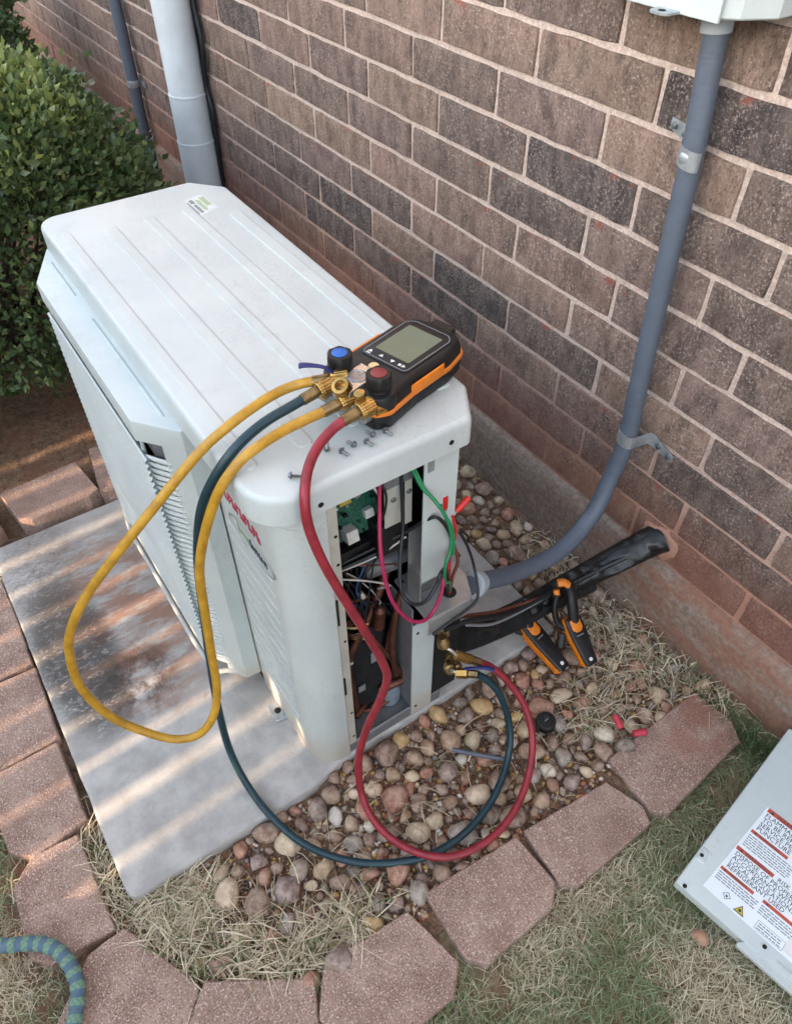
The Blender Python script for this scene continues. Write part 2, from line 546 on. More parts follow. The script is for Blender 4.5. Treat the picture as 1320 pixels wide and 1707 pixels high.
def soil_z(x, y):
    k = max(0.0, 1 - abs(x - 1.52) / 0.09) if -1.06 < y < -0.2 else 0.0       # soil banked up against the pad
    return 0.006 * nz(x, y, 9, 1) + 0.004 * nz(x, y, 28, 2) - 0.008 + (0.020 if y > -0.76 else 0.011) * k + (0.012 * min(1.0, max(0.0, (x - 1.755) / 0.02)) if y > -0.95 else 0.0)
g = MB(); g.box((-40, -40, -0.3), (40, 40, -0.06)); tag(g.build('ground', 'lawn_soil'), kind='structure')
tag(grid_patch('soil', -1.6, 1.83, -1.28, 0.02, 0.014, soil_z, 'soil'), kind='structure')
tag(grid_patch('lawn_right', 1.83, 3.4, -2.6, 0.02, 0.02, lambda x, y: soil_z(x, y) - 0.004 - 0.012 * min(1.0, max(0.0, (x - 1.86) / 0.04)), 'lawn_soil'), kind='structure')
tag(grid_patch('lawn_front', -1.6, 1.83, -2.6, -1.28, 0.02, lambda x, y: soil_z(x, y) - 0.004, 'lawn_soil'), kind='structure')

# concrete pad under the unit
pad = MB()
pr = [(0.645, -1.105, 0.008), (1.527, -1.105, 0.02), (1.527, -0.77, 0.02), (1.513, -0.71, 0.02), (1.513, -0.20, 0.006), (0.645, -0.20, 0.006)]
def wobble(poly, amp, s, seed, sub):
    out = []
    for i in range(len(poly)):
        a = Vector(poly[i]); b = Vector(poly[(i + 1) % len(poly)])
        n = max(1, int((b - a).length / sub))
        for k in range(n):
            p = a.lerp(b, k / n)
            out.append((p.x + amp * nz(p.x, p.y, s, seed), p.y + amp * nz(p.x, p.y, s, seed + 5)))
    return out
pp = wobble([p[:2] for p in rounded(pr, 3)], 0.0022, 40, 3, 0.025)
pad.slab(pp, [(0, -0.06), (0, 0.025), (0.0015, 0.0285), (0.005, 0.030)])
tag(pad.build('concrete_pad', 'pad_concrete', smooth_angle=50), 'grey concrete pad with rusty clay stains under the white unit', 'concrete pad')

# house wall
HB, LB, PH, Z0 = 0.0813, 0.26266, 0.3506, 0.165
JT = 0.0093
wall = thing('house_wall', 'brown brick house wall with pale mortar above a concrete foundation', 'wall')
mo = MB(); mo.box((-6.5, 0.0045, Z0 - 0.01), (4.0, 0.2, 2.75)); mo.build('mortar', 'mortar', wall, 0)
# foundation strip with a worn face
prof = [(0.03, Z0 - 0.003), (-0.006, Z0 - 0.003), (-0.011, Z0 - 0.008), (-0.013, 0.11), (-0.014, 0.05), (-0.015, 0.0), (-0.016, -0.12)]
xs = np.arange(-6.5, 4.001, 0.02)
V = []; F = []
for i, x in enumerate(xs):
    for j, (y, z) in enumerate(prof):
        V.append((x, y + (0.0035 * nz(x, z, 13, 4) + 0.002 * nz(x, z, 40, 5) if j else 0), z + (0.003 * nz(x, 0, 17, 6) if j < 3 else 0)))
m = len(prof)
for i in range(len(xs) - 1):
    for j in range(m - 1):
        F.append((i*m + j, i*m + j + 1, (i+1)*m + j + 1, (i+1)*m + j))
fo = mesh_np('foundation', V, F, 'foundation_concrete'); fo.parent = wall

def brick_mesh(seed):
    r = random.Random(seed)
    a, b = (LB - JT) / 2, (HB - JT) / 2
    pts = []
    for (x0, z0, x1, z1, n) in ((-a, -b, a, -b, 8), (a, -b, a, b, 3), (a, b, -a, b, 8), (-a, b, -a, -b, 3)):
        for k in range(n):
            t = k / n
            pts.append((x0 + (x1 - x0) * t, z0 + (z1 - z0) * t))
    j = [(p[0] + r.uniform(-1, 1) * 0.0011, p[1] + r.uniform(-1, 1) * 0.0013) for p in pts]
    for k in (0, 8, 11, 19): j[k] = (j[k][0] * 0.994, j[k][1] * 0.975)
    mb = MB()
    chips = [r.uniform(0.0008, 0.0032) for _ in j]
    ring0 = [(p[0], 0.06, p[1]) for p in j]
    ring1 = [(p[0], 0.004, p[1]) for p in j]
    ring2 = [(p[0] * (1 - c / a * 0.6), 0.0008, p[1] * (1 - c / b * 0.6)) for p, c in zip(j, chips)]
    ring3 = [(p[0] * 0.96, r.uniform(-0.0006, 0.0006), p[1] * 0.86) for p in j]
    mb.rings([ring0, ring1, ring2, ring3], cap0=False)
    me = bpy.data.meshes.new('brick')
    me.from_pydata(mb.v, [], mb.f)
    me.materials.append(MATS['brick']); me.shade_smooth(); me.set_sharp_from_angle(angle=R_(40))
    return me
brick_meshes = [brick_mesh(s) for s in range(10)]
TONES = ['#8a6f60', '#917664', '#7e665e', '#957a66', '#856c5f', '#836b5a', '#8e7062', '#79635a']
DARKS = ['#463e3a', '#4d433e', '#383333']
DARK = {(3, 4): 2, (4, 1): 1, (2, 3): 1, (3, 3): 1, (4, 3): 1, (4, 4): 1, (1, 5): 2, (2, 6): 1, (7, 3): 2, (8, 3): 2, (8, 2): 1, (7, 1): 2,
        (3, -1): 2, (7, 4): 1, (9, 5): 1, (6, 2): 1, (7, 0): 1, (8, 1): 2, (9, 6): 1, (5, 5): 0, (8, 6): 1, (9, 1): 1, (9, 3): 1, (0, 3): 1, (7, 6): 1}
cinv = cam.matrix_world.inverted()
def project(p):
    q = cinv @ Vector(p)
    if q.z > -0.05: return None
    fpx = 26.264 / 36 * 1024
    return 395.5 + fpx * q.x / -q.z, 512 - fpx * q.y / -q.z, -q.z
brick_cells = []
for cI in range(-19, 11):
    odd = cI % 2 != 0
    for k in range(-24, 15):
        x = (k + 0.5 - (0 if odd else PH)) * LB
        z = Z0 + (11 - cI) * HB - HB / 2
        if x < -6.3 or x > 3.8: continue
        e = [project((x + dx, 0, z + dz)) for dx in (-0.13, 0, 0.13) for dz in (-0.03, 0.03)]
        vis = any(p and -4 < p[0] < 795 and -4 < p[1] < 1028 for p in e)
        brick_cells.append((cI, k, x, z, vis))
rest = MB()
rb = random.Random(5)
nb = 0
for cI, k, x, z, vis in brick_cells:
    if vis and -3.3 < x < 2.2:
        # the pipe penetration: one brick is cut away round the sleeve
        o = bpy.data.objects.new('brick', brick_meshes[rb.randrange(10)])
        COL.objects.link(o); o.parent = wall
        o.location = (x + rb.uniform(-0.0012, 0.0012), rb.uniform(-0.0008, 0.0012), z + rb.uniform(-0.0008, 0.0008))
        o.rotation_euler = (rb.uniform(-0.006, 0.006), math.pi * rb.randrange(2), rb.uniform(-0.004, 0.004)) if False else (rb.uniform(-0.006, 0.006), 0, rb.uniform(-0.004, 0.004))
        d = DARK.get((cI, k))
        if d is None:
            d = 0 if rb.random() < 0.80 else 1
        c = L(rb.choice(TONES if d == 0 else (DARKS[:2] if d == 1 else DARKS[2:])))
        if d == 1: 
            c2 = L('#826a5c'); t = rb.uniform(0.15, 0.6); c = tuple(a * (1 - t) + b * t for a, b in zip(c, c2))
        s = rb.uniform(0.78, 1.20)
        o.color = (c[0] * s, c[1] * s, c[2] * s, 1)
        nb += 1
    else:
        rest.box((x - (LB - JT) / 2, 0.0, z - (HB - JT) / 2), (x + (LB - JT) / 2, 0.06, z + (HB - JT) / 2))
ro = rest.build('brick_field', 'brick', wall, 0); ro['kind'] = 'stuff'; ro.color = L('#836f66')

# mortar smeared round the pipe sleeve
sl = MB()
for cx_, cz_, rx_, rz_, sd_, pr_ in ((1.552, 0.209, 0.044, 0.034, 3, 0.002),):
    T_ = np.linspace(0, 2 * math.pi, 40, endpoint=False)
    rr_ = [1 + 0.28 * noise.noise(Vector((math.cos(t) * 1.6, math.sin(t) * 1.6, sd_))) + 0.05 * noise.noise(Vector((math.cos(t) * 4, math.sin(t) * 4, sd_))) for t in T_]
    ring_ = lambda k, y: [(cx_ + rx_ * k * r * math.cos(t), y + 0.0008 * math.sin(t * 5), cz_ + rz_ * k * r * math.sin(t)) for t, r in zip(T_, rr_)]
    sl.rings([ring_(1, 0.012), ring_(1, -0.0006 - pr_ * 0.2), ring_(0.93, -0.0008 - pr_ * 0.6), ring_(0.6, -0.001 - pr_)])
sl.build('mortar_patch', 'mortar', wall, 60)

# edging blocks
PAV = [
 ([(0.498, -1.037), (0.483, -0.861), (0.605, -0.846), (0.617, -0.87), (0.617, -1.0), (0.60, -1.022)], 0.055, 'pinkish concrete edging block beyond the far corner of the pad, beside a darker one'),
 ([(0.447, -0.809), (0.463, -0.690), (0.60, -0.690), (0.632, -0.72), (0.632, -0.80), (0.61, -0.835)], 0.05, 'brown edging block half behind the white unit, by the bush soil'),
 ([(0.50, -1.24), (0.50, -1.08), (0.60, -1.07), (0.63, -1.09), (0.63, -1.23)], 0.05, 'edging block cut by the left picture edge, above the stained pad corner'),
 ([(0.745, -1.113), (0.86, -1.112), (0.985, -1.117), (0.988, -1.23), (0.76, -1.235)], 0.026, 'small visible end of edging block on the left edge, beside the mildewed pad side'),
 ([(1.004, -1.114), (1.174, -1.12), (1.179, -1.235), (1.15, -1.26), (1.03, -1.26), (1.0, -1.235)], 0.024, 'sunlit-striped edging block on the left edge, beside the middle of the pad'),
 ([(1.188, -1.125), (1.352, -1.126), (1.364, -1.213), (1.335, -1.24), (1.215, -1.245), (1.19, -1.225)], 0.024, 'edging block between the left lawn and the pad, above the curving corner'),
 ([(1.374, -1.146), (1.541, -1.143), (1.535, -1.235), (1.51, -1.255), (1.40, -1.25), (1.369, -1.214)], 0.022, 'edging block just above the coiled garden hose, left of the pad corner'),
 ([(1.557, -1.129), (1.689, -1.067), (1.728, -1.10), (1.70, -1.21), (1.623, -1.246), (1.562, -1.182)], 0.022, 'corner edging block touched by the garden hose'),
 ([(1.695, -1.053), (1.778, -0.921), (1.827, -0.944), (1.86, -1.0), (1.80, -1.12), (1.738, -1.10)], 0.022, 'edging block at the bottom picture edge, below the dry grass'),
 ([(1.774, -0.893), (1.784, -0.753), (1.878, -0.731), (1.907, -0.76), (1.907, -0.826), (1.89, -0.91), (1.825, -0.93)], 0.024, 'edging block at the bottom, right of the dry grass clump'),
 ([(1.778, -0.708), (1.791, -0.539), (1.875, -0.534), (1.897, -0.56), (1.902, -0.69), (1.88, -0.71)], 0.026, 'edging block just below the crossing of the red and teal hoses'),
 ([(1.791, -0.512), (1.807, -0.346), (1.87, -0.325), (1.892, -0.335), (1.896, -0.50), (1.88, -0.52)], 0.024, 'edging block right of the red hose loop'),
 ([(1.779, -0.303), (1.773, -0.073), (1.85, -0.066), (1.880, -0.085), (1.898, -0.29), (1.88, -0.31)], 0.022, 'large clay-stained edging block nearest the house wall'),
]
def ccw(pts):
    cx = sum(p[0] for p in pts) / len(pts); cy = sum(p[1] for p in pts) / len(pts)
    return sorted(pts, key=lambda p: math.atan2(p[1] - cy, p[0] - cx))
for i, (pts, zt, lab) in enumerate(PAV):
    zt -= 0.005
    pts = ccw(pts)
    po = wobble([p[:2] for p in rounded([(p[0], p[1], 0.0035) for p in inset(pts, -0.0055)], 2)], 0.0016, 70, i, 0.010)
    b = MB(); b.slab(po, [(0.002, -0.06), (0, zt - 0.006), (0.0008, zt - 0.0022), (0.0028, zt)])
    o = b.build('edging_block', 'paver', smooth_angle=28)
    cx = sum(p[0] for p in pts) / len(pts); cy = sum(p[1] for p in pts) / len(pts)
    o.data.transform(Matrix.Translation((-cx, -cy, 0))); o.location = (cx, cy, 0)
    o.rotation_euler = (random.uniform(-0.012, 0.012), random.uniform(-0.012, 0.012), 0)
    tag(o, lab, 'edging block', 'edging blocks round the bed')

# slatted boundary fence behind the photographer, whose gaps let the low sun stripe the pad
fence = thing('picket_fence', 'weathered wooden picket fence across the lawn facing the house wall', 'fence', (0, -3.6, 0))
pk = MB(); pk.slab([(-0.038, -0.009), (0.038, -0.009), (0.038, 0.009), (-0.038, 0.009)], [(0, -0.05), (0, 1.92), (0.0, 1.97)])
p0 = pk.build('picket', 'fence_wood', None, 30)
fx = -4.0; first = True
rf = random.Random(3)
while fx < 5.0:
    o = p0 if first else p0.copy()
    if not first: COL.objects.link(o)
    first = False
    o.parent = fence; o.location = (fx + rf.uniform(-0.006, 0.006), 0, rf.uniform(-0.02, 0.02))
    fx += 0.094
bd = MB()
for zr in (0.76, 0.96, 1.16, 1.36, 1.56, 1.76, 1.86):  # unseen boards added behind the pickets to keep sun off wall and lid
    b = MB(); b.box((-4.1, 0.012 - 3.6 + 0.0, zr - 0.105), (5.1, 0.034 - 3.6, zr + 0.094)); b.build('upper_sun_block', 'fence_wood', fence, 0)
for xa, xb in ((-4.1, 0.45), (1.60, 5.1)):  # added low boards; the opening between them lets sun stripes reach the pad
    for zr in (0.06, 0.26, 0.46, 0.553):
        b = MB(); b.box((xa, 0.012 - 3.6, zr - 0.104), (xb, 0.034 - 3.6, zr + 0.103)); b.build('low_sun_block', 'fence_wood', fence, 0)

# ------------------------------------------------------------------ planting
def leaf_cloud(name, cx, cy, zb, rx, ry, rz, n, size, seed, parent, topglow=1.0):
    r = np.random.default_rng(seed)
    d = r.normal(size=(n, 3)); d /= np.linalg.norm(d, axis=1)[:, None]
    d[:, 2] = np.where(d[:, 2] < -0.55, -d[:, 2], d[:, 2])
    lump = np.array([noise.fractal(Vector((a * 2.2 + seed, b * 2.2, c * 2.2)), 1.0, 2.0, 3) for a, b, c in d])
    rad = (1 - np.abs(r.normal(size=n)) * 0.13) * (1 + 0.16 * lump)
    rad = np.where(r.random(n) < 0.05, rad + r.random(n) * 0.13, rad)
    # square the mound off a little so it reads as a clipped shrub
    sq = np.sign(d) * np.abs(d) ** 0.82
    P = np.stack([cx + sq[:, 0] * rad * rx, cy + sq[:, 1] * rad * ry, zb + sq[:, 2] * rad * rz], 1)
    out = d + r.normal(size=(n, 3)) * 0.75 + np.array([0, 0, 0.45])
    out /= np.linalg.norm(out, axis=1)[:, None]
    ax = r.normal(size=(n, 3)); ax -= (ax * out).sum(1)[:, None] * out; ax /= np.linalg.norm(ax, axis=1)[:, None]
    nrm = np.cross(out, ax)
    ln = size * r.uniform(0.6, 1.35, n)[:, None]; w = ln * r.uniform(0.22, 0.34, n)[:, None]
    fold = r.uniform(0.1, 0.5, n)[:, None] * w
    b = P; m1 = P + out * ln * 0.45 + ax * w + nrm * fold; t = P + out * ln + nrm * ln * r.uniform(-0.15, 0.15, n)[:, None]; m2 = P + out * ln * 0.45 - ax * w + nrm * fold
    mid = P + out * ln * 0.5
    V = np.stack([b, m1, t, m2, mid], 1).reshape(-1, 3)
    i = np.arange(n)[:, None] * 5
    F = np.concatenate([i + np.array([[0, 1, 4]]), i + np.array([[1, 2, 4]]), i + np.array([[4, 2, 3]]), i + np.array([[0, 4, 3]])], 0)
    c = np.zeros((n, 4)); c[:, 3] = 1
    g = r.random(n)
    old = np.array([0.062, 0.110, 0.045]); mid_ = np.array([0.13, 0.19, 0.07]); new = np.array([0.38, 0.45, 0.14]); pale = np.array([0.20, 0.25, 0.16])  # new: young-leaf green, brightened to carry skylight on the crown
    hgt = np.clip((d[:, 2] - 0.45) / 0.4, 0, 1) * np.clip(0.5 + lump, 0, 1) * topglow  # crown leaves turn paler: young growth plus skylight painted into the colour
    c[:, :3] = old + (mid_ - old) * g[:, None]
    young_or_lit = r.random(n) < 0.08 + 0.85 * hgt
    c[young_or_lit, :3] = mid_ + (new - mid_) * r.random(young_or_lit.sum())[:, None]
    pl = r.random(n) < 0.03
    c[pl, :3] = pale
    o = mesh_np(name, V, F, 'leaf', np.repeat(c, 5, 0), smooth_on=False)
    o.parent = parent
    return o

def twigs(parent, cx, cy, rx, ry, h, n, seed):
    r = random.Random(seed); mb = MB()
    for i in range(n):
        a = r.uniform(0, 2 * math.pi); k = r.uniform(0.4, 0.93)
        e = Vector((cx + rx * k * math.cos(a), cy + ry * k * math.sin(a), r.uniform(0.25, 0.9) * h))
        s0 = Vector((cx + r.uniform(-0.1, 0.1), cy + r.uniform(-0.1, 0.1), -0.02))
        m = s0.lerp(e, 0.5) + Vector((r.uniform(-0.05, 0.05), r.uniform(-0.05, 0.05), r.uniform(0.0, 0.1)))
        mb.tube([s0, m, e], lambda t: 0.008 * (1 - t) + 0.0015, 5, True, 5)
    return mb.build('branches', 'bark', parent)

bush = thing('clipped_shrub', 'rounded green leafy shrub beside the far end of the white unit', 'shrub')
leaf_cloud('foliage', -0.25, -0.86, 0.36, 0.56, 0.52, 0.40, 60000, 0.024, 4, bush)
twigs(bush, -0.25, -0.86, 0.56, 0.50, 0.72, 46, 2)
bush2 = thing('dark_shrub', 'dark shrub against the brick wall in the top left corner', 'shrub')
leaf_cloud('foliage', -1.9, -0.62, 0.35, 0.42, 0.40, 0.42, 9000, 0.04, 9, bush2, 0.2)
twigs(bush2, -1.9, -0.62, 0.4, 0.38, 0.7, 20, 5)

def blades(name, XY, Z, ln, wd, lean, cols, curl, seed):
    """grass: every blade is a bent tapering strip"""
    r = np.random.default_rng(seed); n = len(XY)
    a = r.uniform(0, 2 * np.pi, n); D = np.stack([np.cos(a), np.sin(a), np.zeros(n)], 1)
    S = np.stack([-np.sin(a), np.cos(a), np.zeros(n)], 1)
    tw = r.uniform(-0.6, 0.6, n)
    S = S * np.cos(tw)[:, None] + np.array([0, 0, 1]) * np.sin(tw)[:, None]
    base = np.concatenate([XY, Z[:, None]], 1)
    side = np.stack([-np.sin(a), np.cos(a), np.zeros(n)], 1) * r.uniform(-1, 1, n)[:, None] * curl
    rows = []
    for t, w in ((0, 1.0), (0.35, 0.9), (0.7, 0.6), (1.0, 0.08)):
        ang = lean * (0.35 + 0.9 * t)
        h = np.sin(np.clip(np.pi / 2 - ang, -0.25, np.pi / 2)); f = np.cos(np.clip(np.pi / 2 - ang, -0.25, np.pi / 2))
        p = base + (D * (f * t * ln)[:, None]) + np.array([0, 0, 1]) * (h * t * ln)[:, None] + side * (t * t * ln)[:, None]
        rows.append(p + S * (wd * w / 2)[:, None]); rows.append(p - S * (wd * w / 2)[:, None])
    V = np.stack(rows, 1).reshape(-1, 3)
    i = np.arange(n)[:, None] * 8
    F = np.concatenate([i + np.array([[0, 1, 3, 2]]), i + np.array([[2, 3, 5, 4]]), i + np.array([[4, 5, 7, 6]])], 0)
    return mesh_np(name, V, F, 'grass', np.repeat(cols, 8, 0))

def inside(x, y, poly):
    n = len(poly); ok = False; j = n - 1
    for i in range(n):
        if (poly[i][1] > y) != (poly[j][1] > y) and x < (poly[j][0] - poly[i][0]) * (y - poly[i][1]) / (poly[j][1] - poly[i][1]) + poly[i][0]: ok = not ok
        j = i
    return ok
PAVP = [inset(ccw(p[0]), 0.004) for p in PAV]
def free(x, y):
    if 0.64 < x < (1.532 if y < -0.75 else 1.516) and -1.11 < y < -0.195: return False
    return not any(inside(x, y, p) for p in PAVP)

def lawn(name, n, box, keep, seed, greenbias):
    r = np.random.default_rng(seed)
    pts = []
    while len(pts) < n:
        x = r.uniform(box[0], box[1]); y = r.uniform(box[2], box[3])
        if not keep(x, y) or not free(x, y): continue
        bare = nz(x, y, 7, 31)
        if bare > 0.38 and r.random() < 0.75: continue
        pts.append((x, y))
    XY = np.array(pts); n = len(XY)
    Z = np.full(n, -0.012)
    gm = np.array([nz(x, y, 5, 21) * 1.4 + greenbias(x, y) for x, y in pts]) + r.normal(size=n) * 0.28
    tan = np.array([0.85, 0.77, 0.58]); tan2 = np.array([0.50, 0.44, 0.30]); grn = np.array([0.19, 0.25, 0.12]); grn2 = np.array([0.36, 0.42, 0.23])
    u = r.random(n)[:, None]
    c = np.ones((n, 4)); c[:, :3] = np.where((gm > 0)[:, None], grn + (grn2 - grn) * u, tan2 + (tan - tan2) * u)
    ln = r.uniform(0.014, 0.042, n); wd = r.uniform(0.0009, 0.0019, n)
    lean = r.uniform(0.15, 1.5, n) * np.where(gm > 0, 0.85, 1.1)
    return blades(name, XY, Z, ln, wd, np.clip(lean, 0, 1.6), c, 0.35, seed + 1)

g1 = lawn('lawn_grass', 52000, (1.80, 2.45, -1.30, 0.0), lambda x, y: x > 1.875 or y < -0.72 + 1.6 * (x - 1.89), 3,
          lambda x, y: 0.18 - 2.6 * max(0, abs(x - 1.93) - 0.06) + 0.6 * max(0, y + 0.45))
tag(g1, 'half dry lawn grass outside the edging blocks at lower right', 'grass', kind='stuff')
g2 = lawn('lawn_grass', 20000, (0.55, 1.75, -1.62, -1.225), lambda x, y: True, 5, lambda x, y: 0.25)
tag(g2, 'patchy green lawn grass left of the edging blocks', 'grass', kind='stuff')

def straw(name, n, zones, seed, zz=0.0):
    r = np.random.default_rng(seed); pts = []
    while len(pts) < n:
        cx, cy, rx, ry = zones[r.integers(len(zones))]
        x = cx + rx * r.normal() * 0.55; y = cy + ry * r.normal() * 0.55
        if y > -0.02 or (0.64 < x < 1.525 and -1.10 < y < -0.195): continue
        if any(inside(x, y, p) for p in PAVP) and r.random() < 0.93: continue
        pts.append((x, y))
    XY = np.array(pts); n = len(XY)
    u = r.random(n)[:, None]; c = np.ones((n, 4))
    c[:, :3] = np.array([0.36, 0.28, 0.17]) + (np.array([0.86, 0.77, 0.56]) - np.array([0.36, 0.28, 0.17])) * u
    gr = r.random(n) < 0.10
    c[gr, :3] = np.array([0.12, 0.17, 0.06])
    return blades(name, XY, zz + r.uniform(-0.004, 0.012, n), r.uniform(0.02, 0.075, n), r.uniform(0.0011, 0.0024, n), r.uniform(1.15, 1.65, n), c, 0.8, seed + 1)
s1 = straw('dry_grass', 2100, [(1.60, -1.065, 0.06, 0.05), (1.65, -1.03, 0.07, 0.05), (1.70, -0.97, 0.06, 0.05), (1.735, -0.90, 0.035, 0.06), (1.555, -1.075, 0.04, 0.04), (1.54, -1.05, 0.015, 0.03), (1.45, -1.125, 0.10, 0.016), (1.74, -0.84, 0.03, 0.07), (1.58, -1.0, 0.03, 0.03), (1.65, -0.6, 0.12, 0.45)], 41)
tag(s1, 'dry straw-coloured grass between the pad corner and the edging blocks', 'grass', kind='stuff')
s2 = straw('dry_grass', 950, [(1.56, -0.09, 0.10, 0.06), (1.68, -0.07, 0.10, 0.05), (1.62, -0.16, 0.12, 0.06), (1.36, -0.06, 0.10, 0.05), (1.70, -0.26, 0.06, 0.06), (1.80, -0.03, 0.07, 0.025)], 43)
tag(s2, 'thin dry grass and straw along the foundation beside the pipe', 'grass', kind='stuff')
s3 = straw('dry_grass', 1500, [(0.66, -1.13, 0.12, 0.03), (0.72, -1.20, 0.08, 0.05), (1.10, -1.27, 0.2, 0.02)], 47)
tag(s3, 'dry grass tufts at the far left corner of the pad', 'grass', kind='stuff')
# green weeds against the foundation on the right
r = np.random.default_rng(77)
XY = np.stack([1.90 + r.normal(size=420) * 0.07, -0.045 - np.abs(r.normal(size=420)) * 0.02], 1)
cw = np.ones((420, 4)); cw[:, :3] = np.array([0.06, 0.11, 0.04]) + r.random((420, 1)) * np.array([0.06, 0.08, 0.04])
w1 = blades('weeds', XY, np.full(420, -0.01), r.uniform(0.03, 0.085, 420), r.uniform(0.001, 0.002, 420), r.uniform(0.1, 0.9, 420), cw, 0.5, 78)
tag(w1, 'green grassy weeds against the foundation by the loose panel', 'weeds', kind='stuff')

# ------------------------------------------------------------------ river stones
def stone_mesh(seed):
    import bmesh
    r = random.Random(seed)
    bm = bmesh.new(); bmesh.ops.create_icosphere(bm, subdivisions=2, radius=1)
    off = Vector((seed * 3.7, seed * 1.3, 0)); ang = r.random() < 0.7
    planes = [(Vector((r.uniform(-1, 1), r.uniform(-1, 1), r.uniform(-0.4, 1))).normalized(), r.uniform(0.55, 0.82)) for _ in range(9 if ang else 3)]
    sc = Vector((1, r.uniform(0.68, 0.92), r.uniform(0.55, 0.8)))
    for v in bm.verts:
        d = v.co.normalized()
        v.co = d * (1 + 0.16 * noise.noise(d * 1.3 + off) + 0.05 * noise.noise(d * 3 + off))
        for pn, pd in planes:
            k = v.co.dot(pn) - pd
            if k > 0: v.co -= pn * k * 0.93
        v.co = Vector((v.co.x * sc.x, v.co.y * sc.y, v.co.z * sc.z))
    me = bpy.data.meshes.new('river_stone'); bm.to_mesh(me); bm.free()
    me.shade_smooth(); me.materials.append(MATS['stone'])
    return me
SM = [stone_mesh(s) for s in range(16)]
SCOL = {'tan': '#ab8c6a', 'brown': '#80604c', 'grey': '#8f867e', 'mauve': '#755c58', 'pale cream': '#cdb795', 'white': '#dccfc0', 'rusty': '#a2654a', 'ochre': '#bb9757', 'dark grey': '#55493f'}
SW = [0.18, 0.25, 0.08, 0.12, 0.11, 0.05, 0.13, 0.05, 0.03]
SK = list(SCOL)
rs = random.Random(21)
spots = []
def stone_zone(n, x0, x1, y0, y1, rmin, rmax, dens, place, tight=0.84):
    tries = 0; got = 0
    while got < n and tries < n * 60:
        tries += 1
        x = rs.uniform(x0, x1); y = rs.uniform(y0, y1); rr = rs.uniform(rmin, rmax) if rs.random() < 0.7 else rs.uniform(rmin, (rmin + rmax) / 2)
        if rs.random() > dens(x, y) or not free(x, y) or y > -0.03: continue
        if 0.62 < x < (1.527 if y < -0.75 else 1.513) + rr * 0.7 and -1.12 < y < -0.19 + rr * 0.8: continue
        if any((x - a) ** 2 + (y - b) ** 2 < (tight * (rr + c)) ** 2 for a, b, c, _ in spots): continue
        spots.append((x, y, rr, place)); got += 1
front = 'between the pad and the edging blocks'; back = 'in the gravel between the unit and the wall'; wallp = 'scattered by the probes and the foundation'
def dfront(x, y):
    d = 1.0
    lim = -1.035 + (x - 1.56) * 0.62 if x < 1.71 else -0.942 + (x - 1.71) * 2.9
    if y < lim: d *= 0.12
    if (x - 1.70) ** 2 / 0.05 ** 2 + (y + 0.52) ** 2 / 0.09 ** 2 < 1: d *= 0.12
    return d
stone_zone(290, 1.52, 1.775, -1.05, -0.20, 0.0125, 0.0270, dfront, front)
stone_zone(7, 1.70, 1.735, -0.985, -0.93, 0.011, 0.017, lambda x, y: 1, front)
stone_zone(135, 0.72, 1.52, -0.19, -0.03, 0.012, 0.026, lambda x, y: 1, back)
stone_zone(85, 1.52, 1.77, -0.27, -0.04, 0.010, 0.022, lambda x, y: 0.85, wallp)
stone_zone(120, 1.535, 1.775, -0.92, -0.05, 0.007, 0.0115, dfront, front, 0.8)
def big(s):
    p = project((s[0], s[1], 0.01))
    return -s[2] / p[2] if p and -10 < p[0] < 800 and -10 < p[1] < 1034 else 0
spots.sort(key=big)
pile = MB(); STONES = []
for i, (x, y, rr, place) in enumerate(spots):
    kcol = rs.choices(SK, SW)[0]
    c = L(SCOL[kcol]); s = rs.uniform(0.82, 1.18)
    rot = (rs.uniform(-0.35, 0.35), rs.uniform(-0.35, 0.35), rs.uniform(0, 6.28))
    if i < 300:
        o = bpy.data.objects.new('river_stone', SM[rs.randrange(16)]); COL.objects.link(o)
        o.location = (x, y, soil_z(x, y) + rr * rs.uniform(0.30, 0.55)); o.rotation_euler = rot; o.scale = (rr * 1.12, rr * 1.12, rr * 1.12)
        o.color = (c[0] * s, c[1] * s * rs.uniform(0.96, 1.04), c[2] * s * rs.uniform(0.93, 1.07), 1)
        STONES.append((o, kcol, rr, x, y)); tag(o, None, 'stone', 'river stones in the gravel bed')
    else:
        me = SM[rs.randrange(16)]
        M = Matrix.Translation((x, y, soil_z(x, y) + rr * 0.4)) @ Matrix.Rotation(rot[2], 4, 'Z') @ Matrix.Rotation(rot[0], 4, 'X') @ Matrix.Diagonal((rr * 1.12, rr * 1.12, rr * 1.12, 1))
        pile.add([M @ v.co for v in me.vertices], [tuple(p.vertices) for p in me.polygons])
MARKS = [('the black cap', 1.658, -0.354), ('the grey rod', 1.64, -0.50), ('the crossing of red and teal hoses', 1.735, -0.655), ('the near corner of the pad', 1.527, -1.06),
         ('the rounded corner foot of the unit', 1.545, -0.70), ('the teal hose on the pad edge', 1.54, -0.86), ('the tail of the left clamp probe', 1.60, -0.262), ('the tail of the right clamp probe', 1.63, -0.205),
         ('the pink cap on the stones', 1.735, -0.245), ('the brass hose ends', 1.57, -0.44), ('the conduit bend behind the unit', 1.42, -0.10), ('the red crimp terminals, behind the unit', 1.25, -0.11), ('the wall far behind the unit', 0.95, -0.09),
         ('the edging block below the hoses', 1.765, -0.60), ('the dry grass clump', 1.70, -0.93), ('the red hose at its lowest point', 1.69, -0.74), ('the gravel centre inside the hose loop', 1.63, -0.60)]
ORD = ['closest', 'second closest', 'third closest', 'fourth closest', 'fifth closest', 'sixth closest', 'seventh closest', 'eighth closest', 'ninth closest', 'tenth closest', 'eleventh closest', 'twelfth closest']
near_ = {}
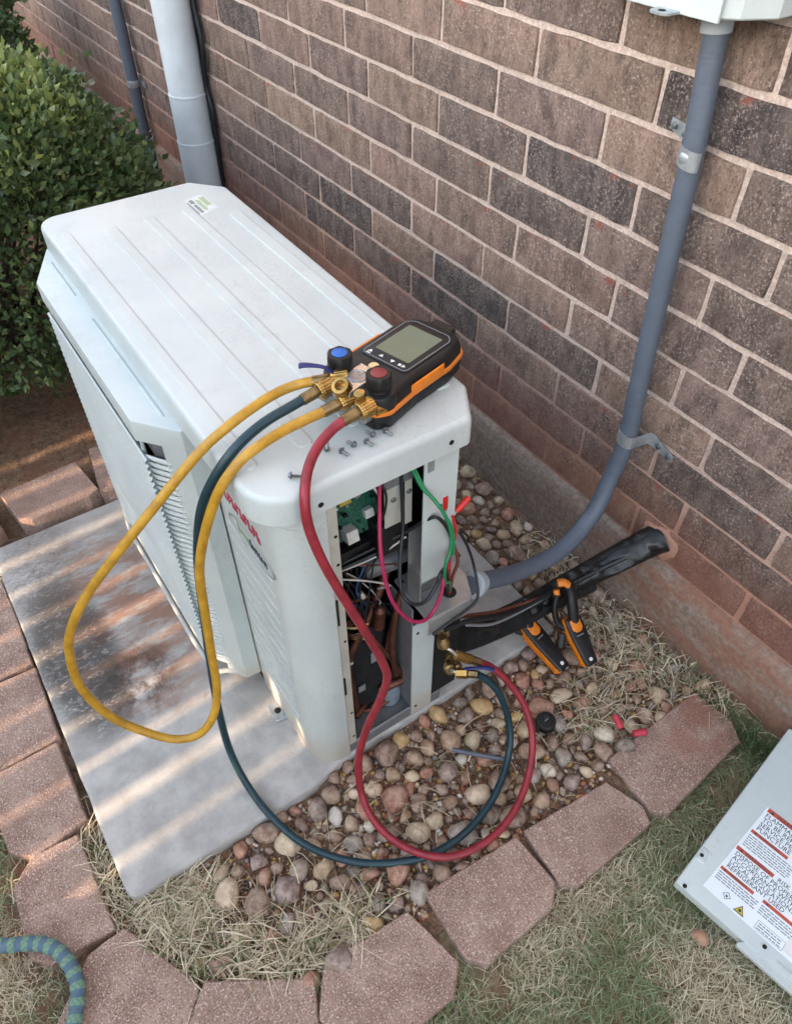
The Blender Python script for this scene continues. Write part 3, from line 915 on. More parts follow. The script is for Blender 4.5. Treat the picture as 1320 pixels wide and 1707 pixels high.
for o, kcol, rr, x, y in STONES:
    mk = min(MARKS, key=lambda m: (m[1] - x) ** 2 + (m[2] - y) ** 2)
    sz = 'large' if rr > 0.0195 else ('medium' if rr > 0.0145 else 'small')
    near_.setdefault((mk, kcol, sz), []).append(((mk[1] - x) ** 2 + (mk[2] - y) ** 2, o))
for (mk, kcol, sz), lst in near_.items():
    lst.sort(key=lambda t: t[0])
    for i, (d, o) in enumerate(lst):
        o['label'] = ('%s %s river stone, %s one to %s' % (sz, kcol, ORD[i], mk[0])) if len(lst) > 1 else '%s %s river stone near %s' % (sz, kcol, mk[0])
po = pile.build('small_river_stones', 'stone', None, 180); po.color = L('#75614f')
tag(po, 'smaller river stones filling the gravel bed', 'stone', kind='stuff')
# fine gravel and grit between the stones
r = np.random.default_rng(8)
PV = []; PF = []; PC = []
base = np.array([(1,0,0),(-1,0,0),(0,1,0),(0,-1,0),(0,0,.8),(0,0,-.8)], float)
fc = np.array([(0,2,4),(2,1,4),(1,3,4),(3,0,4),(2,0,5),(1,2,5),(3,1,5),(0,3,5)])
cnt = 0
while cnt < 5200:
    x = r.uniform(1.53, 1.80) if r.random() < 0.6 else r.uniform(0.7, 1.8); y = r.uniform(-1.0, -0.02)
    if not free(x, y): continue
    rr = r.uniform(0.0016, 0.006) if r.random() < 0.85 else r.uniform(0.005, 0.009)
    v = base * rr * r.uniform(0.6, 1.3, (6, 3))
    t = r.uniform(0, 6.28); ct, stt = np.cos(t), np.sin(t)
    v = np.stack([v[:, 0] * ct - v[:, 1] * stt, v[:, 0] * stt + v[:, 1] * ct, v[:, 2]], 1) + np.array([x, y, soil_z(x, y) + rr * 0.3])
    PF.append(fc + 6 * cnt); PV.append(v)
    k = np.array(L(SCOL[SK[r.integers(len(SK))]])) * r.uniform(0.7, 1.1); k[3] = 1
    PC.append(np.repeat(k[None], 6, 0)); cnt += 1
gp = mesh_np('grit', np.concatenate(PV), np.concatenate(PF), 'pebble', np.concatenate(PC), smooth_on=True)
tag(gp, 'fine grit and gravel chips on the bare soil', 'gravel', kind='stuff')
# ------------------------------------------------------------------ the outdoor unit
unit = thing('condenser_unit', 'white outdoor heat pump unit with its service side open, on the concrete pad', 'heat pump', (1.09, -0.61, 0.03))
ZT = 0.712
lidpoly = rounded([(0.655, -0.776, 0.035), (1.522, -0.776, 0.05), (1.522, -0.481, 0.012), (1.464, -0.445, 0.012), (0.715, -0.437, 0.012), (0.655, -0.487, 0.012)], 7)
lid = MB()
lid.slab(lidpoly, [(0.006, 0.690), (0.003, 0.668), (0, 0.6685), (0, 0.7005), (0.0008, 0.7055), (0.0030, 0.7092), (0.0060, 0.7110), (0.0070, 0.7112)], cap0=True)
lido = lid.build('top_cover', 'white_enamel', unit, 40)
for ya, yb, xa in ((-0.756, -0.741, 0.745), (-0.688, -0.668, 0.765), (-0.618, -0.600, 0.760), (-0.549, -0.531, 0.765), (-0.486, -0.464, 0.83)):
    rb_ = MB()
    m_ = (ya + yb) / 2; hw = (yb - ya) / 2
    po_ = rounded([(xa, m_ - hw, 0.006), (1.455, m_ - hw, 0.006), (1.455, m_ + hw, 0.006), (xa, m_ + hw, 0.006)], 4)
    rb_.slab(po_, [(-0.0005, 0.7098), (0.0008, 0.7130), (0.0014, 0.7134)])
    rb_.build('rib', 'white_enamel', lido, 20)
# small screw heads / holes on the lid skirt
for y_, z_ in ((-0.512, 0.685), (-0.700, 0.681)):
    h_ = MB(); h_.lathe((1.5222, y_, z_), (1.53, y_, z_), [(0, 0.0038), (0.0004, 0.0038), (0.0006, 0.0030)], 14); h_.build('screw_hole', 'dark_cavity', lido)
# green and grey sticker on the lid's far corner
stk = MB(); stk.slab([(0.731, -0.529), (0.806, -0.527), (0.793, -0.489), (0.724, -0.492)], [(0, 0.7110), (0.0002, 0.7114)])
so = stk.build('sticker', 'sticker_film', lido, 0)
for k, (x0, y0, x1, y1, mt) in enumerate([(0.735, -0.503, 0.775, -0.493, 'print_green'), (0.742, -0.513, 0.790, -0.506, 'print_green'), (0.738, -0.524, 0.755, -0.516, 'print_grey'), (0.760, -0.523, 0.798, -0.517, 'print_grey'), (0.745, -0.529, 0.80, -0.5265, 'print_grey')]):
    s_ = MB(); s_.box((x0, y0, 0.7112), (x1, y1, 0.7116)); s_.build('print', mt, lido, 0)

# front corner panel wrapping round to the service side
t_ = 0.002
outer = [(1.296, -0.750)] + [(1.462 + 0.05 * math.sin(a), -0.700 - 0.05 * math.cos(a)) for a in np.linspace(0, math.pi / 2, 10)] + [(1.512, -0.690)]
inner = [(x_ - (t_ if x_ > 1.50 else 0), y_ + t_) for x_, y_ in reversed(outer)]
cp = MB(); cp.slab(outer + inner, [(0, 0.026), (0, 0.666)]); cpo = cp.build('corner_panel', 'white_enamel', unit, 30)
# pressed seam under the lid and horizontal grooves on the front
rim = MB(); rim.slab([(x_ + (0.0014 if x_ > 1.50 else 0), y_ - (0.0014 if y_ < -0.72 else 0)) for x_, y_ in outer] + inner, [(0, 0.636), (0, 0.639)]); rim.build('seam', 'white_enamel', cpo, 30)
for z_ in np.arange(0.13, 0.50, 0.0335):
    gv = MB(); gv.slab([(1.312, -0.7520), (1.452, -0.7520), (1.452, -0.7495), (1.312, -0.7495)], [(0.0005, z_), (0, z_ + 0.0012), (0, z_ + 0.0035), (0.0005, z_ + 0.005)]); gv.build('ridge', 'white_enamel', cpo, 0)
# printed name and logo, too foreshortened to read
for i in range(9):
    x_ = 1.325 + i * 0.0125
    s_ = MB(); s_.box((x_, -0.7512, 0.560), (x_ + 0.0035, -0.7502, 0.580)); s_.box((x_ + 0.0035, -0.7512, 0.575 if i % 2 else 0.560), (x_ + 0.009, -0.7502, 0.580 if i % 2 else 0.566))
    if i % 3: s_.box((x_ + 0.0035, -0.7512, 0.567), (x_ + 0.008, -0.7502, 0.571))
    s_.build('letter', 'print_red', cpo, 0)
for i in range(7):
    x_ = 1.352 + i * 0.0135
    s_ = MB(); hgt_ = (0.016, 0.011, 0.011, 0.016, 0.011, 0.013, 0.011)[i]
    s_.box((x_, -0.7512, 0.518), (x_ + 0.0022, -0.7502, 0.518 + hgt_)); s_.box((x_ + 0.0068, -0.7512, 0.518), (x_ + 0.0088, -0.7502, 0.529))
    s_.box((x_ + 0.0022, -0.7512, 0.518 if i % 2 else 0.5265), (x_ + 0.0068, -0.7502, 0.5205 if i % 2 else 0.529))
    s_.build('letter', 'print_dark' if i > 2 else 'print_green', cpo, 0)
ov = MB(); n_ = 26
for k in range(n_):
    a0 = k / n_ * 2 * math.pi; a1 = (k + 1) / n_ * 2 * math.pi
    q4 = [(1.395 + 0.072 * kk * math.cos(a), -0.7512, 0.524 + 0.022 * kk * math.sin(a)) for a, kk in ((a0, 1), (a1, 1), (a1, 0.94), (a0, 0.94))]
    ov.add(q4, [(0, 1, 2, 3)])
ov.build('logo_ring', 'print_grey', cpo, 0)
# service-side flange with slots and holes
fl = MB(); fl.box((1.502, -0.6905, 0.035), (1.5085, -0.673, 0.655)); flo = fl.build('side_flange', 'cream_metal', unit, 0, 0.001)
for z0_, z1_ in ((0.415, 0.475), (0.225, 0.275)):
    s_ = MB(); s_.box((1.5070, -0.6900, z0_), (1.5090, -0.6835, z1_)); s_.build('slot', 'dark_cavity', flo, 0)
for z_ in (0.60, 0.545, 0.37, 0.16, 0.08):
    s_ = MB(); s_.lathe((1.5080, -0.678, z_), (1.52, -0.678, z_), [(0, 0.0026), (0.0009, 0.0026)], 10); s_.build('screw_hole', 'dark_cavity', flo, 0)
for z_ in (0.52, 0.30):
    s_ = MB(); s_.box((1.507, -0.6900, z_), (1.5098, -0.674, z_ + 0.002)); s_.build('crease', 'cream_metal', flo, 0)

# front carcass, far end, coil at the back, divider and base pan
fr = MB()
fr.box((0.667, -0.748, 0.03), (1.294, -0.744, 0.085)); fr.box((0.667, -0.748, 0.60), (1.294, -0.744, 0.666))
fr.box((0.667, -0.748, 0.085), (0.70, -0.744, 0.60)); fr.box((1.272, -0.748, 0.085), (1.294, -0.744, 0.60))
fr.build('front_frame', 'white_enamel', unit, 0)
cv = MB(); cv.box((0.70, -0.735, 0.085), (1.272, -0.728, 0.60)); cv.build('fan_cavity', 'dark_cavity', unit, 0)
fe = MB(); fe.box((0.664, -0.750, 0.03), (0.668, -0.46, 0.666)); fe.build('end_panel', 'white_enamel', unit, 0)
bk = MB(); bk.box((0.672, -0.468, 0.06), (1.30, -0.458, 0.655)); bk.build('coil', 'coil_fin', unit, 0)
bp = MB(); bp.slab(rounded([(0.666, -0.748, 0.01), (1.509, -0.748, 0.045), (1.509, -0.49, 0.01), (1.46, -0.456, 0.01), (0.666, -0.456, 0.01)], 5), [(0, 0.031), (0, 0.056), (0.003, 0.058), (0.004, 0.050), (0.02, 0.048)])
bp.build('base_pan', 'plate_grey', unit, 30)
dv = MB(); dv.box((1.326, -0.742, 0.05), (1.330, -0.47, 0.664)); dv.box((1.330, -0.474, 0.05), (1.46, -0.470, 0.664)); dv.build('divider', 'black_foam', unit, 0)
inl = MB(); inl.box((1.331, -0.742, 0.06), (1.455, -0.739, 0.66)); inl.build('inner_liner', 'black_foam', unit, 0)
# rear corner column on the service side
rc = [(1.512, -0.545), (1.512, -0.490), (1.462, -0.456), (1.40, -0.456), (1.40, -0.458), (1.461, -0.4585), (1.510, -0.4915), (1.510, -0.545)]
c2_ = MB(); c2_.slab(rc, [(0, 0.415), (0, 0.668)]); c2o = c2_.build('rear_column', 'white_enamel', unit, 25)
s_ = MB(); s_.lathe((1.512, -0.517, 0.566), (1.53, -0.517, 0.566), [(0, 0.0042), (0.0015, 0.0042), (0.0024, 0.003)], 8); s_.build('screw', 'screw_steel', c2o)
s_ = MB(); s_.box((1.5115, -0.540, 0.640), (1.5130, -0.530, 0.664)); s_.build('notch', 'grey_metal', c2o, 0)
lp = MB(); lp.box((1.508, -0.557, 0.036), (1.512, -0.513, 0.312)); lpo = lp.build('valve_plate', 'white_enamel', unit, 0, 0.0008)
lq = MB(); lq.box((1.445, -0.557, 0.056), (1.508, -0.554, 0.352)); lq.build('valve_plate_side', 'plate_grey', unit, 0, 0.0008)
for z_ in (0.29, 0.06):
    s_ = MB(); s_.lathe((1.512, -0.548, z_), (1.53, -0.548, z_), [(0, 0.0028), (0.0008, 0.0028)], 10); s_.build('screw_hole', 'dark_cavity', lpo, 0)
lb = MB(); lb.box((1.40, -0.513, 0.06), (1.508, -0.456, 0.30)); lb.build('rear_lower_column', 'dark_cavity', unit, 0)

# conduit bracket: flat shelf, upright back and skirt
shp = rounded([(1.445, -0.550, 0.004), (1.541, -0.552, 0.004), (1.545, -0.468, 0.012), (1.500, -0.446, 0.010), (1.442, -0.446, 0.004)], 4)
sh = MB(); sh.slab(shp, [(0, 0.357), (0, 0.3595), (0.0008, 0.360)]); sho = sh.build('conduit_shelf', 'grey_metal', unit, 30)
up_ = MB(); up_.box((1.478, -0.546, 0.360), (1.4805, -0.470, 0.505)); up_.box((1.4805, -0.546, 0.36), (1.512, -0.5435, 0.43)); up_.build('conduit_upright', 'grey_metal', unit, 0, 0.001)
sk_ = MB(); sk_.box((1.541, -0.550, 0.322), (1.5435, -0.470, 0.3565)); sk_.build('shelf_skirt', 'grey_metal', unit, 0, 0.0008)
s_ = MB(); s_.lathe((1.515, -0.491, 0.3598), (1.515, -0.491, 0.40), [(0, 0.0115), (0.0012, 0.0115), (0.0013, 0.0085)], 20); s_.build('knockout', 'dark_cavity', sho)
s_ = MB(); s_.lathe((1.456, -0.541, 0.3598), (1.456, -0.541, 0.40), [(0, 0.0035), (0.0010, 0.0035)], 12); s_.build('knockout', 'dark_cavity', sho)
for k in (0, 1):
    s_ = MB(); s_.box((1.478 + k * 0.013, -0.548 + k * 0.012, 0.3602), (1.4795 + k * 0.013, -0.521 + k * 0.012, 0.3612), Matrix.Rotation(0.0, 4, 'Z')); s_.build('slot', 'plate_grey', sho, 0)

# control box: black tray, board and its components
tr = MB(); tr.box((1.335, -0.735, 0.478), (1.462, -0.572, 0.500)); tr.box((1.335, -0.735, 0.50), (1.452, -0.732, 0.66)); tr.box((1.335, -0.575, 0.50), (1.452, -0.572, 0.655)); tr.build('control_tray', 'black_plastic', unit, 0, 0.001)
bdm = Matrix.Translation((1.448, -0.655, 0.565)) @ Matrix.Rotation(R_(-14), 4, 'Y')
pb = MB(); pb.box((-0.002, -0.075, -0.044), (0.0, 0.075, 0.085), bdm); pbo = pb.build('circuit_board', 'pcb_green', unit, 0)
rc_ = random.Random(12)
def comp(y0, y1, z0, z1, d, mt, nm='component'):
    s_ = MB(); s_.box((0.0002, y0, z0), (d, y1, z1), bdm); s_.build(nm, mt, pbo, 0, 0.0008)
comp(-0.058, -0.028, -0.02, 0.035, 0.008, 'black_plastic', 'chip')
comp(0.012, 0.030, -0.040, -0.020, 0.020, 'pcb_white', 'relay')
comp(-0.058, -0.040, -0.048, -0.030, 0.014, 'pcb_white', 'connector')
comp(0.012, 0.030, 0.022, 0.040, 0.018, 'pcb_yellow', 'coil')
comp(-0.022, 0.002, -0.005, 0.028, 0.006, 'pcb_blue', 'chip')
comp(0.050, 0.064, -0.02, -0.006, 0.010, 'pcb_white', 'connector')
comp(-0.070, -0.062, -0.040, 0.0, 0.010, 'pcb_blue', 'connector')
for i in range(46):
    y_ = rc_.uniform(-0.072, 0.066); z_ = rc_.uniform(-0.042, 0.07); a = rc_.uniform(0.0015, 0.005)
    comp(y_, y_ + a * rc_.uniform(1, 2.2), z_, z_ + a, rc_.uniform(0.002, 0.009), rc_.choice(['black_plastic', 'black_plastic', 'pcb_white', 'steel', 'pcb_green', 'brown_wire', 'dark_cavity']))
for y_, z_ in ((0.040, 0.030), (0.055, 0.045), (-0.015, 0.05)):
    s_ = MB(); a = bdm @ Vector((0, y_, z_)); b = bdm @ Vector((0.1, y_, z_)); s_.lathe(a, b, [(0, 0.006), (0.018, 0.006), (0.0188, 0.005)], 14); s_.build('capacitor', rc_.choice(['black_plastic', 'steel']), pbo)
# terminal plates
for y0, y1, z0, z1 in ((-0.590, -0.562, 0.540, 0.612), (-0.557, -0.545, 0.530, 0.615)):
    s_ = MB(); s_.box((1.484, y0, z0), (1.486, y1, z1)); pl_ = s_.build('terminal_plate', 'cream_metal', unit, 0, 0.0008)
    h_ = MB(); h_.lathe((1.486, (y0 + y1) / 2, z1 - 0.022), (1.5, (y0 + y1) / 2, z1 - 0.022), [(0, 0.0042), (0.0015, 0.0042), (0.0022, 0.003)], 10); h_.build('screw', 'screw_steel', pl_)
s_ = MB(); s_.box((1.46, -0.592, 0.615), (1.488, -0.545, 0.66)); s_.build('terminal_block', 'plate_grey', unit, 0, 0.001)
s_ = MB(); s_.box((1.40, -0.60, 0.478), (1.482, -0.548, 0.540)); s_.build('drip_shield', 'black_plastic', unit, 0, 0.002)
# compressor in its jacket, accumulator, reversing valve and copper lines
cm = MB(); cm.lathe((1.405, -0.615, 0.05), (1.405, -0.615, 0.4), [(0, 0.058), (0.02, 0.062), (0.21, 0.062), (0.235, 0.055), (0.245, 0.02)], 28, lambda j: 1 + 0.03 * math.sin(j * 1.7)); cm.build('compressor', 'black_foam', unit)
ac = MB(); ac.lathe((1.462, -0.575, 0.05), (1.462, -0.575, 0.2), [(0, 0.022), (0.03, 0.024), (0.045, 0.02), (0.052, 0.008)], 20); ac.build('accumulator', 'clear_jacket', unit)
rv = MB(); rv.lathe((1.43, -0.60, 0.405), (1.45, -0.50, 0.41), [(0, 0.012), (0.01, 0.019), (0.055, 0.019), (0.065, 0.013), (0.085, 0.013), (0.09, 0.006)], 18); rv.build('reversing_valve', 'plate_grey', unit)
def pipe(pts, r_, mt='copper', nm='copper_pipe', par=None, n_=10):
    p_ = MB(); p_.tube(pts, r_, n_, True, 8); return p_.build(nm, mt, par or unit, 60)
pipe([(1.435, -0.545, 0.42), (1.445, -0.566, 0.385), (1.455, -0.592, 0.345), (1.462, -0.622, 0.300), (1.465, -0.648, 0.262), (1.466, -0.655, 0.21), (1.466, -0.650, 0.12), (1.466, -0.645, 0.055)], 0.0078)
pipe([(1.47, -0.552, 0.355), (1.475, -0.566, 0.315), (1.478, -0.575, 0.26), (1.478, -0.574, 0.20), (1.478, -0.568, 0.14)], 0.0062)
pipe([(1.44, -0.51, 0.36), (1.462, -0.556, 0.31), (1.47, -0.578, 0.24), (1.465, -0.59, 0.18)], 0.005)
pipe([(1.47, -0.60, 0.105), (1.475, -0.575, 0.11), (1.478, -0.552, 0.11), (1.478, -0.53, 0.115)], 0.0085)
pipe([(1.44, -0.66, 0.37), (1.462, -0.63, 0.385), (1.47, -0.61, 0.39)], 0.0045)
pipe([(1.44, -0.68, 0.34), (1.472, -0.645, 0.335), (1.478, -0.62, 0.335)], 0.0035, 'brass_dark')
pipe([(1.45, -0.655, 0.305), (1.475, -0.63, 0.298), (1.478, -0.612, 0.295)], 0.0035, 'brass_dark')
pipe([(1.44, -0.60, 0.06), (1.466, -0.63, 0.075), (1.476, -0.655, 0.075)], 0.006)
# more lines, a drier, small capillary coils and bundled leads deep in the bay
fd = MB(); fd.lathe((1.475, -0.600, 0.30), (1.470, -0.585, 0.42), [(0, 0.004), (0.006, 0.010), (0.045, 0.010), (0.052, 0.004)], 14); fd.build('filter_drier', 'copper', unit)
def coil(cx, cy, cz, r0, turns, dz, rr, mt, nm):
    k = MB(); k.tube([(cx + r0 * math.cos(t), cy + r0 * math.sin(t), cz + dz * t / 6.28) for t in np.linspace(0, turns * 2 * math.pi, turns * 10)], rr, 6); k.build(nm, mt, unit, 60)
coil(1.470, -0.640, 0.315, 0.016, 3, 0.006, 0.0016, 'copper', 'capillary_coil')
coil(1.474, -0.545, 0.215, 0.010, 4, 0.004, 0.0014, 'copper', 'capillary_coil')
pipe([(1.46, -0.54, 0.05), (1.476, -0.548, 0.09), (1.478, -0.565, 0.16), (1.470, -0.590, 0.23), (1.455, -0.62, 0.30), (1.44, -0.65, 0.36)], 0.0042)
pipe([(1.455, -0.665, 0.06), (1.470, -0.640, 0.07), (1.478, -0.610, 0.065), (1.478, -0.58, 0.07)], 0.0045)
rw = random.Random(31)
for i in range(15):
    y0, z0 = rw.uniform(-0.672, -0.60), rw.uniform(0.455, 0.485)
    y1, z1 = rw.uniform(-0.64, -0.555), rw.uniform(0.10, 0.40)
    x0 = rw.uniform(1.455, 1.480)
    pipe([(x0, y0, z0), (x0 + rw.uniform(-0.01, 0.012), y0 + (y1 - y0) * 0.3 + rw.uniform(-0.02, 0.02), z0 - 0.25 * (z0 - z1)), (x0 + rw.uniform(-0.02, 0.008), y1 + rw.uniform(-0.02, 0.02), z1 + 0.3 * (z0 - z1)), (x0 - 0.02, y1, z1)], rw.uniform(0.0010, 0.0020), rw.choice(['black_wire', 'black_wire', 'black_wire', 'brown_wire', 'white_wire', 'pcb_blue', 'red_plastic']), 'lead')
for y_, z_ in ((-0.625, 0.405), (-0.590, 0.335), (-0.655, 0.250)):
    k_ = MB(); k_.lathe((1.468, y_, z_), (1.474, y_ + 0.01, z_ - 0.03), [(0, 0.004), (0.012, 0.0042), (0.0125, 0.003)], 10); k_.build('wire_sleeve', 'pcb_white', unit, 40)
for y_, z_, w_, h_ in ((-0.612, 0.20, 0.022, 0.030), (-0.640, 0.13, 0.014, 0.018)):
    k_ = MB(); k_.box((1.4675, y_, z_), (1.4685, y_ + w_, z_ + h_)); k_.build('rating_tag', 'print_grey', unit, 0)
# loose wires
def wire(nm, mt, pts, r_=0.0024): return pipe(pts, r_, mt, nm, None, 8)
wire('magenta_wire', 'magenta_wire', [(1.495, -0.602, 0.665), (1.51, -0.613, 0.612), (1.53, -0.626, 0.57), (1.545, -0.630, 0.527), (1.555, -0.624, 0.477), (1.565, -0.605, 0.434), (1.57, -0.584, 0.418), (1.565, -0.561, 0.417), (1.56, -0.544, 0.442), (1.55, -0.533, 0.465), (1.53, -0.509, 0.47), (1.515, -0.495, 0.42), (1.515, -0.491, 0.345)], 0.0029)
wire('green_wire', 'green_wire', [(1.49, -0.558, 0.662), (1.51, -0.55, 0.623), (1.525, -0.541, 0.606), (1.54, -0.532, 0.585), (1.545, -0.522, 0.549), (1.55, -0.524, 0.518), (1.555, -0.536, 0.492), (1.55, -0.53, 0.45), (1.525, -0.50, 0.40), (1.513, -0.492, 0.345)], 0.0026)
wire('green_wire', 'green_wire', [(1.488, -0.553, 0.660), (1.514, -0.546, 0.618), (1.529, -0.537, 0.600), (1.543, -0.528, 0.575), (1.548, -0.519, 0.540), (1.552, -0.521, 0.505)], 0.0020)
wire('black_wire', 'black_wire', [(1.485, -0.564, 0.66), (1.50, -0.57, 0.556), (1.52, -0.588, 0.511), (1.54, -0.601, 0.482), (1.56, -0.605, 0.473), (1.565, -0.591, 0.457), (1.565, -0.573, 0.454), (1.56, -0.553, 0.469), (1.555, -0.543, 0.483), (1.54, -0.52, 0.46), (1.516, -0.494, 0.36)], 0.0028)
wire('black_wire', 'black_wire', [(1.455, -0.672, 0.474), (1.47, -0.603, 0.492), (1.49, -0.554, 0.519), (1.51, -0.536, 0.549), (1.52, -0.527, 0.556), (1.523, -0.514, 0.535), (1.52, -0.50, 0.50), (1.512, -0.487, 0.46), (1.516, -0.478, 0.44)], 0.0028)
wire('black_wire', 'black_wire', [(1.458, -0.665, 0.468), (1.474, -0.600, 0.484), (1.482, -0.56, 0.497)], 0.0024)
wire('white_wire', 'white_wire', [(1.456, -0.668, 0.462), (1.475, -0.600, 0.478), (1.488, -0.556, 0.506)], 0.0016)
wire('white_wire', 'white_wire', [(1.49, -0.622, 0.655), (1.496, -0.612, 0.640), (1.497, -0.604, 0.620)], 0.002)
wire('black_wire', 'black_wire', [(1.48, -0.60, 0.645), (1.493, -0.592, 0.615), (1.490, -0.594, 0.575), (1.480, -0.600, 0.548)], 0.0018)
wire('brown_wire', 'brown_wire', [(1.512, -0.505, 0.535), (1.520, -0.497, 0.49), (1.522, -0.485, 0.44), (1.518, -0.489, 0.40), (1.515, -0.491, 0.345)], 0.0028)
wire('red_wire', 'red_plastic', [(1.513, -0.494, 0.535), (1.518, -0.490, 0.50), (1.520, -0.500, 0.45), (1.517, -0.492, 0.345)], 0.0022)
wire('black_wire', 'black_wire', [(1.520, -0.484, 0.50), (1.515, -0.462, 0.45), (1.518, -0.448, 0.40), (1.542, -0.455, 0.362), (1.547, -0.468, 0.345), (1.548, -0.51, 0.335), (1.547, -0.545, 0.325)], 0.0024)
wire('black_wire', 'black_wire', [(1.516, -0.480, 0.50), (1.505, -0.455, 0.46), (1.500, -0.448, 0.44), (1.508, -0.460, 0.45)], 0.002)
for a, b in (((1.510, -0.507, 0.552), (1.510, -0.508, 0.58)), ((1.512, -0.487, 0.538), (1.510, -0.463, 0.552))):
    d_ = Vector(b) - Vector(a); b2 = Vector(a) + d_.normalized() * 0.10
    s_ = MB(); s_.lathe(a, b2, [(0, 0.0035), (0.004, 0.0045), (0.020, 0.0050), (0.027, 0.0048), (0.0272, 0.0030)], 12); s_.build('crimp_terminal', 'red_plastic', unit)
wire('bare_wire', 'chrome', [(1.512, -0.500, 0.522), (1.512, -0.493, 0.530), (1.512, -0.487, 0.538)], 0.0016)
# service valves on the side, just below the shelf
for p0_, p1_, p2_ in (((1.500, -0.490, 0.265), (1.535, -0.512, 0.285), (1.548, -0.505, 0.268)), ((1.500, -0.475, 0.165), (1.530, -0.480, 0.165), (1.545, -0.478, 0.168))):
    vb = MB(); vb.lathe(p0_, p1_, [(0, 0.012), (0.018, 0.012), (0.019, 0.009), (0.028, 0.009), (0.029, 0.011), (0.042, 0.011), (0.044, 0.008)], 6 if p0_[2] > 0.2 else 14)
    vo = vb.build('service_valve', 'brass_dark', unit, 30)
s_ = MB(); s_.lathe((1.528, -0.505, 0.300), (1.538, -0.520, 0.335), [(0, 0.006), (0.012, 0.006), (0.013, 0.0098), (0.028, 0.0098), (0.030, 0.0080)], 16); s_.build('valve_cap', 'brass_dark', unit)
# mounting foot
ft = MB(); ft.slab(rounded([(1.346, -0.772, 0.006), (1.384, -0.772, 0.006), (1.388, -0.735, 0.002), (1.342, -0.735, 0.002)], 4), [(0, 0.031), (0, 0.0345), (0.001, 0.0355)]); fto = ft.build('mounting_foot', 'galvanised', unit, 30)
s_ = MB(); s_.lathe((1.365, -0.758, 0.0356), (1.365, -0.758, 0.1), [(0, 0.0062), (0.0009, 0.0062), (0.001, 0.004)], 16); s_.build('bolt_hole', 'dark_cavity', fto)
s_ = MB(); s_.lathe((1.375, -0.752, 0.0356), (1.375, -0.752, 0.1), [(0, 0.0035), (0.004, 0.0035), (0.0045, 0.002)], 6); s_.build('bolt', 'galvanised', fto)

# fan guard: visor, lower lip, end posts and the horizontal bars
def gpath(off): return [(0.690, -0.752 - 0.0 * off), (0.792, -0.822 + off), (1.226, -0.822 + off), (1.288, -0.778 + off * 0.8), (1.290, -0.752)]
def strip(poly_out, z0, z1, th, nm, mt='white_enamel', par=None):
    p_in = [(x_, y_ + th) for x_, y_ in reversed(poly_out)]
    s_ = MB(); s_.slab(poly_out + p_in, [(0, z0), (0, z1)]); return s_.build(nm, mt, par, 30)
vis_out = [(0.672, -0.752), (0.680, -0.778), (0.790, -0.826), (1.232, -0.826), (1.291, -0.779), (1.293, -0.752)]
gd = MB(); gd.slab(rounded([(x_, y_, 0.004 if 0 < i < 5 else 0) for i, (x_, y_) in enumerate(vis_out)], 3), [(0.0, 0.634), (0.0, 0.664), (0.0012, 0.667), (0.003, 0.668)])
gdo = gd.build('fan_guard', 'white_enamel', unit, 35)
for xa, xb in ((0.735, 0.872), (0.955, 1.25)):
    s_ = MB(); s_.slab(rounded([(xa, -0.789, 0.0025), (xb, -0.789, 0.0025), (xb, -0.783, 0.0025), (xa, -0.783, 0.0025)], 3), [(0, 0.6678), (0.001, 0.6692)]); s_.build('rib', 'white_enamel', gdo, 60)
# outer frame uprights at both ends
ep = MB(); ep.slab([(1.262, -0.801), (1.2915, -0.779), (1.2935, -0.752), (1.286, -0.752), (1.282, -0.777), (1.258, -0.795)], [(0, 0.070), (0, 0.634)]); ep.build('guard_post', 'white_enamel', gdo, 30)
ep = MB(); ep.slab([(0.672, -0.752), (0.690, -0.783), (0.700, -0.786), (0.704, -0.780), (0.690, -0.752)], [(0, 0.070), (0, 0.634)]); ep.build('guard_post', 'white_enamel', gdo, 30)
lip = MB(); lip.tube([(0.69, -0.760, 0.082), (0.715, -0.795, 0.080), (0.795, -0.826, 0.078), (1.00, -0.828, 0.076), (1.222, -0.826, 0.076), (1.262, -0.802, 0.078), (1.288, -0.770, 0.078)], 0.0055, 10, True, 6); lip.build('guard_lip', 'white_enamel', gdo, 60)
pthb = [(0.700, -0.783), (0.792, -0.822), (1.226, -0.822), (1.266, -0.795)]
z_ = 0.600
while z_ > 0.098:
    s_ = MB(); s_.tube([(x_, y_, z_) for x_, y_ in [pthb[0], (0.76, -0.810), (0.79, -0.8205), (0.81, -0.822), (1.21, -0.822), (1.23, -0.819), pthb[3]]], 0.0040, 6, True, 2); s_.build('guard_bar', 'white_enamel', gdo, 60)
    z_ -= 0.0118
for x_ in (0.86, 1.00, 1.14, 1.215):
    s_ = MB(); s_.tube([(x_, -0.8165, 0.09), (x_, -0.8165, 0.63)], 0.0028, 6); s_.build('guard_stay', 'white_enamel', gdo, 60)
gh_ = MB(); gh_.slab([(1.12, -0.806), (1.226, -0.806), (1.272, -0.774), (1.272, -0.770), (1.225, -0.802), (1.12, -0.802)], [(0, 0.592), (0, 0.6345)]); gh_.build('guard_header', 'plate_grey', gdo, 0)
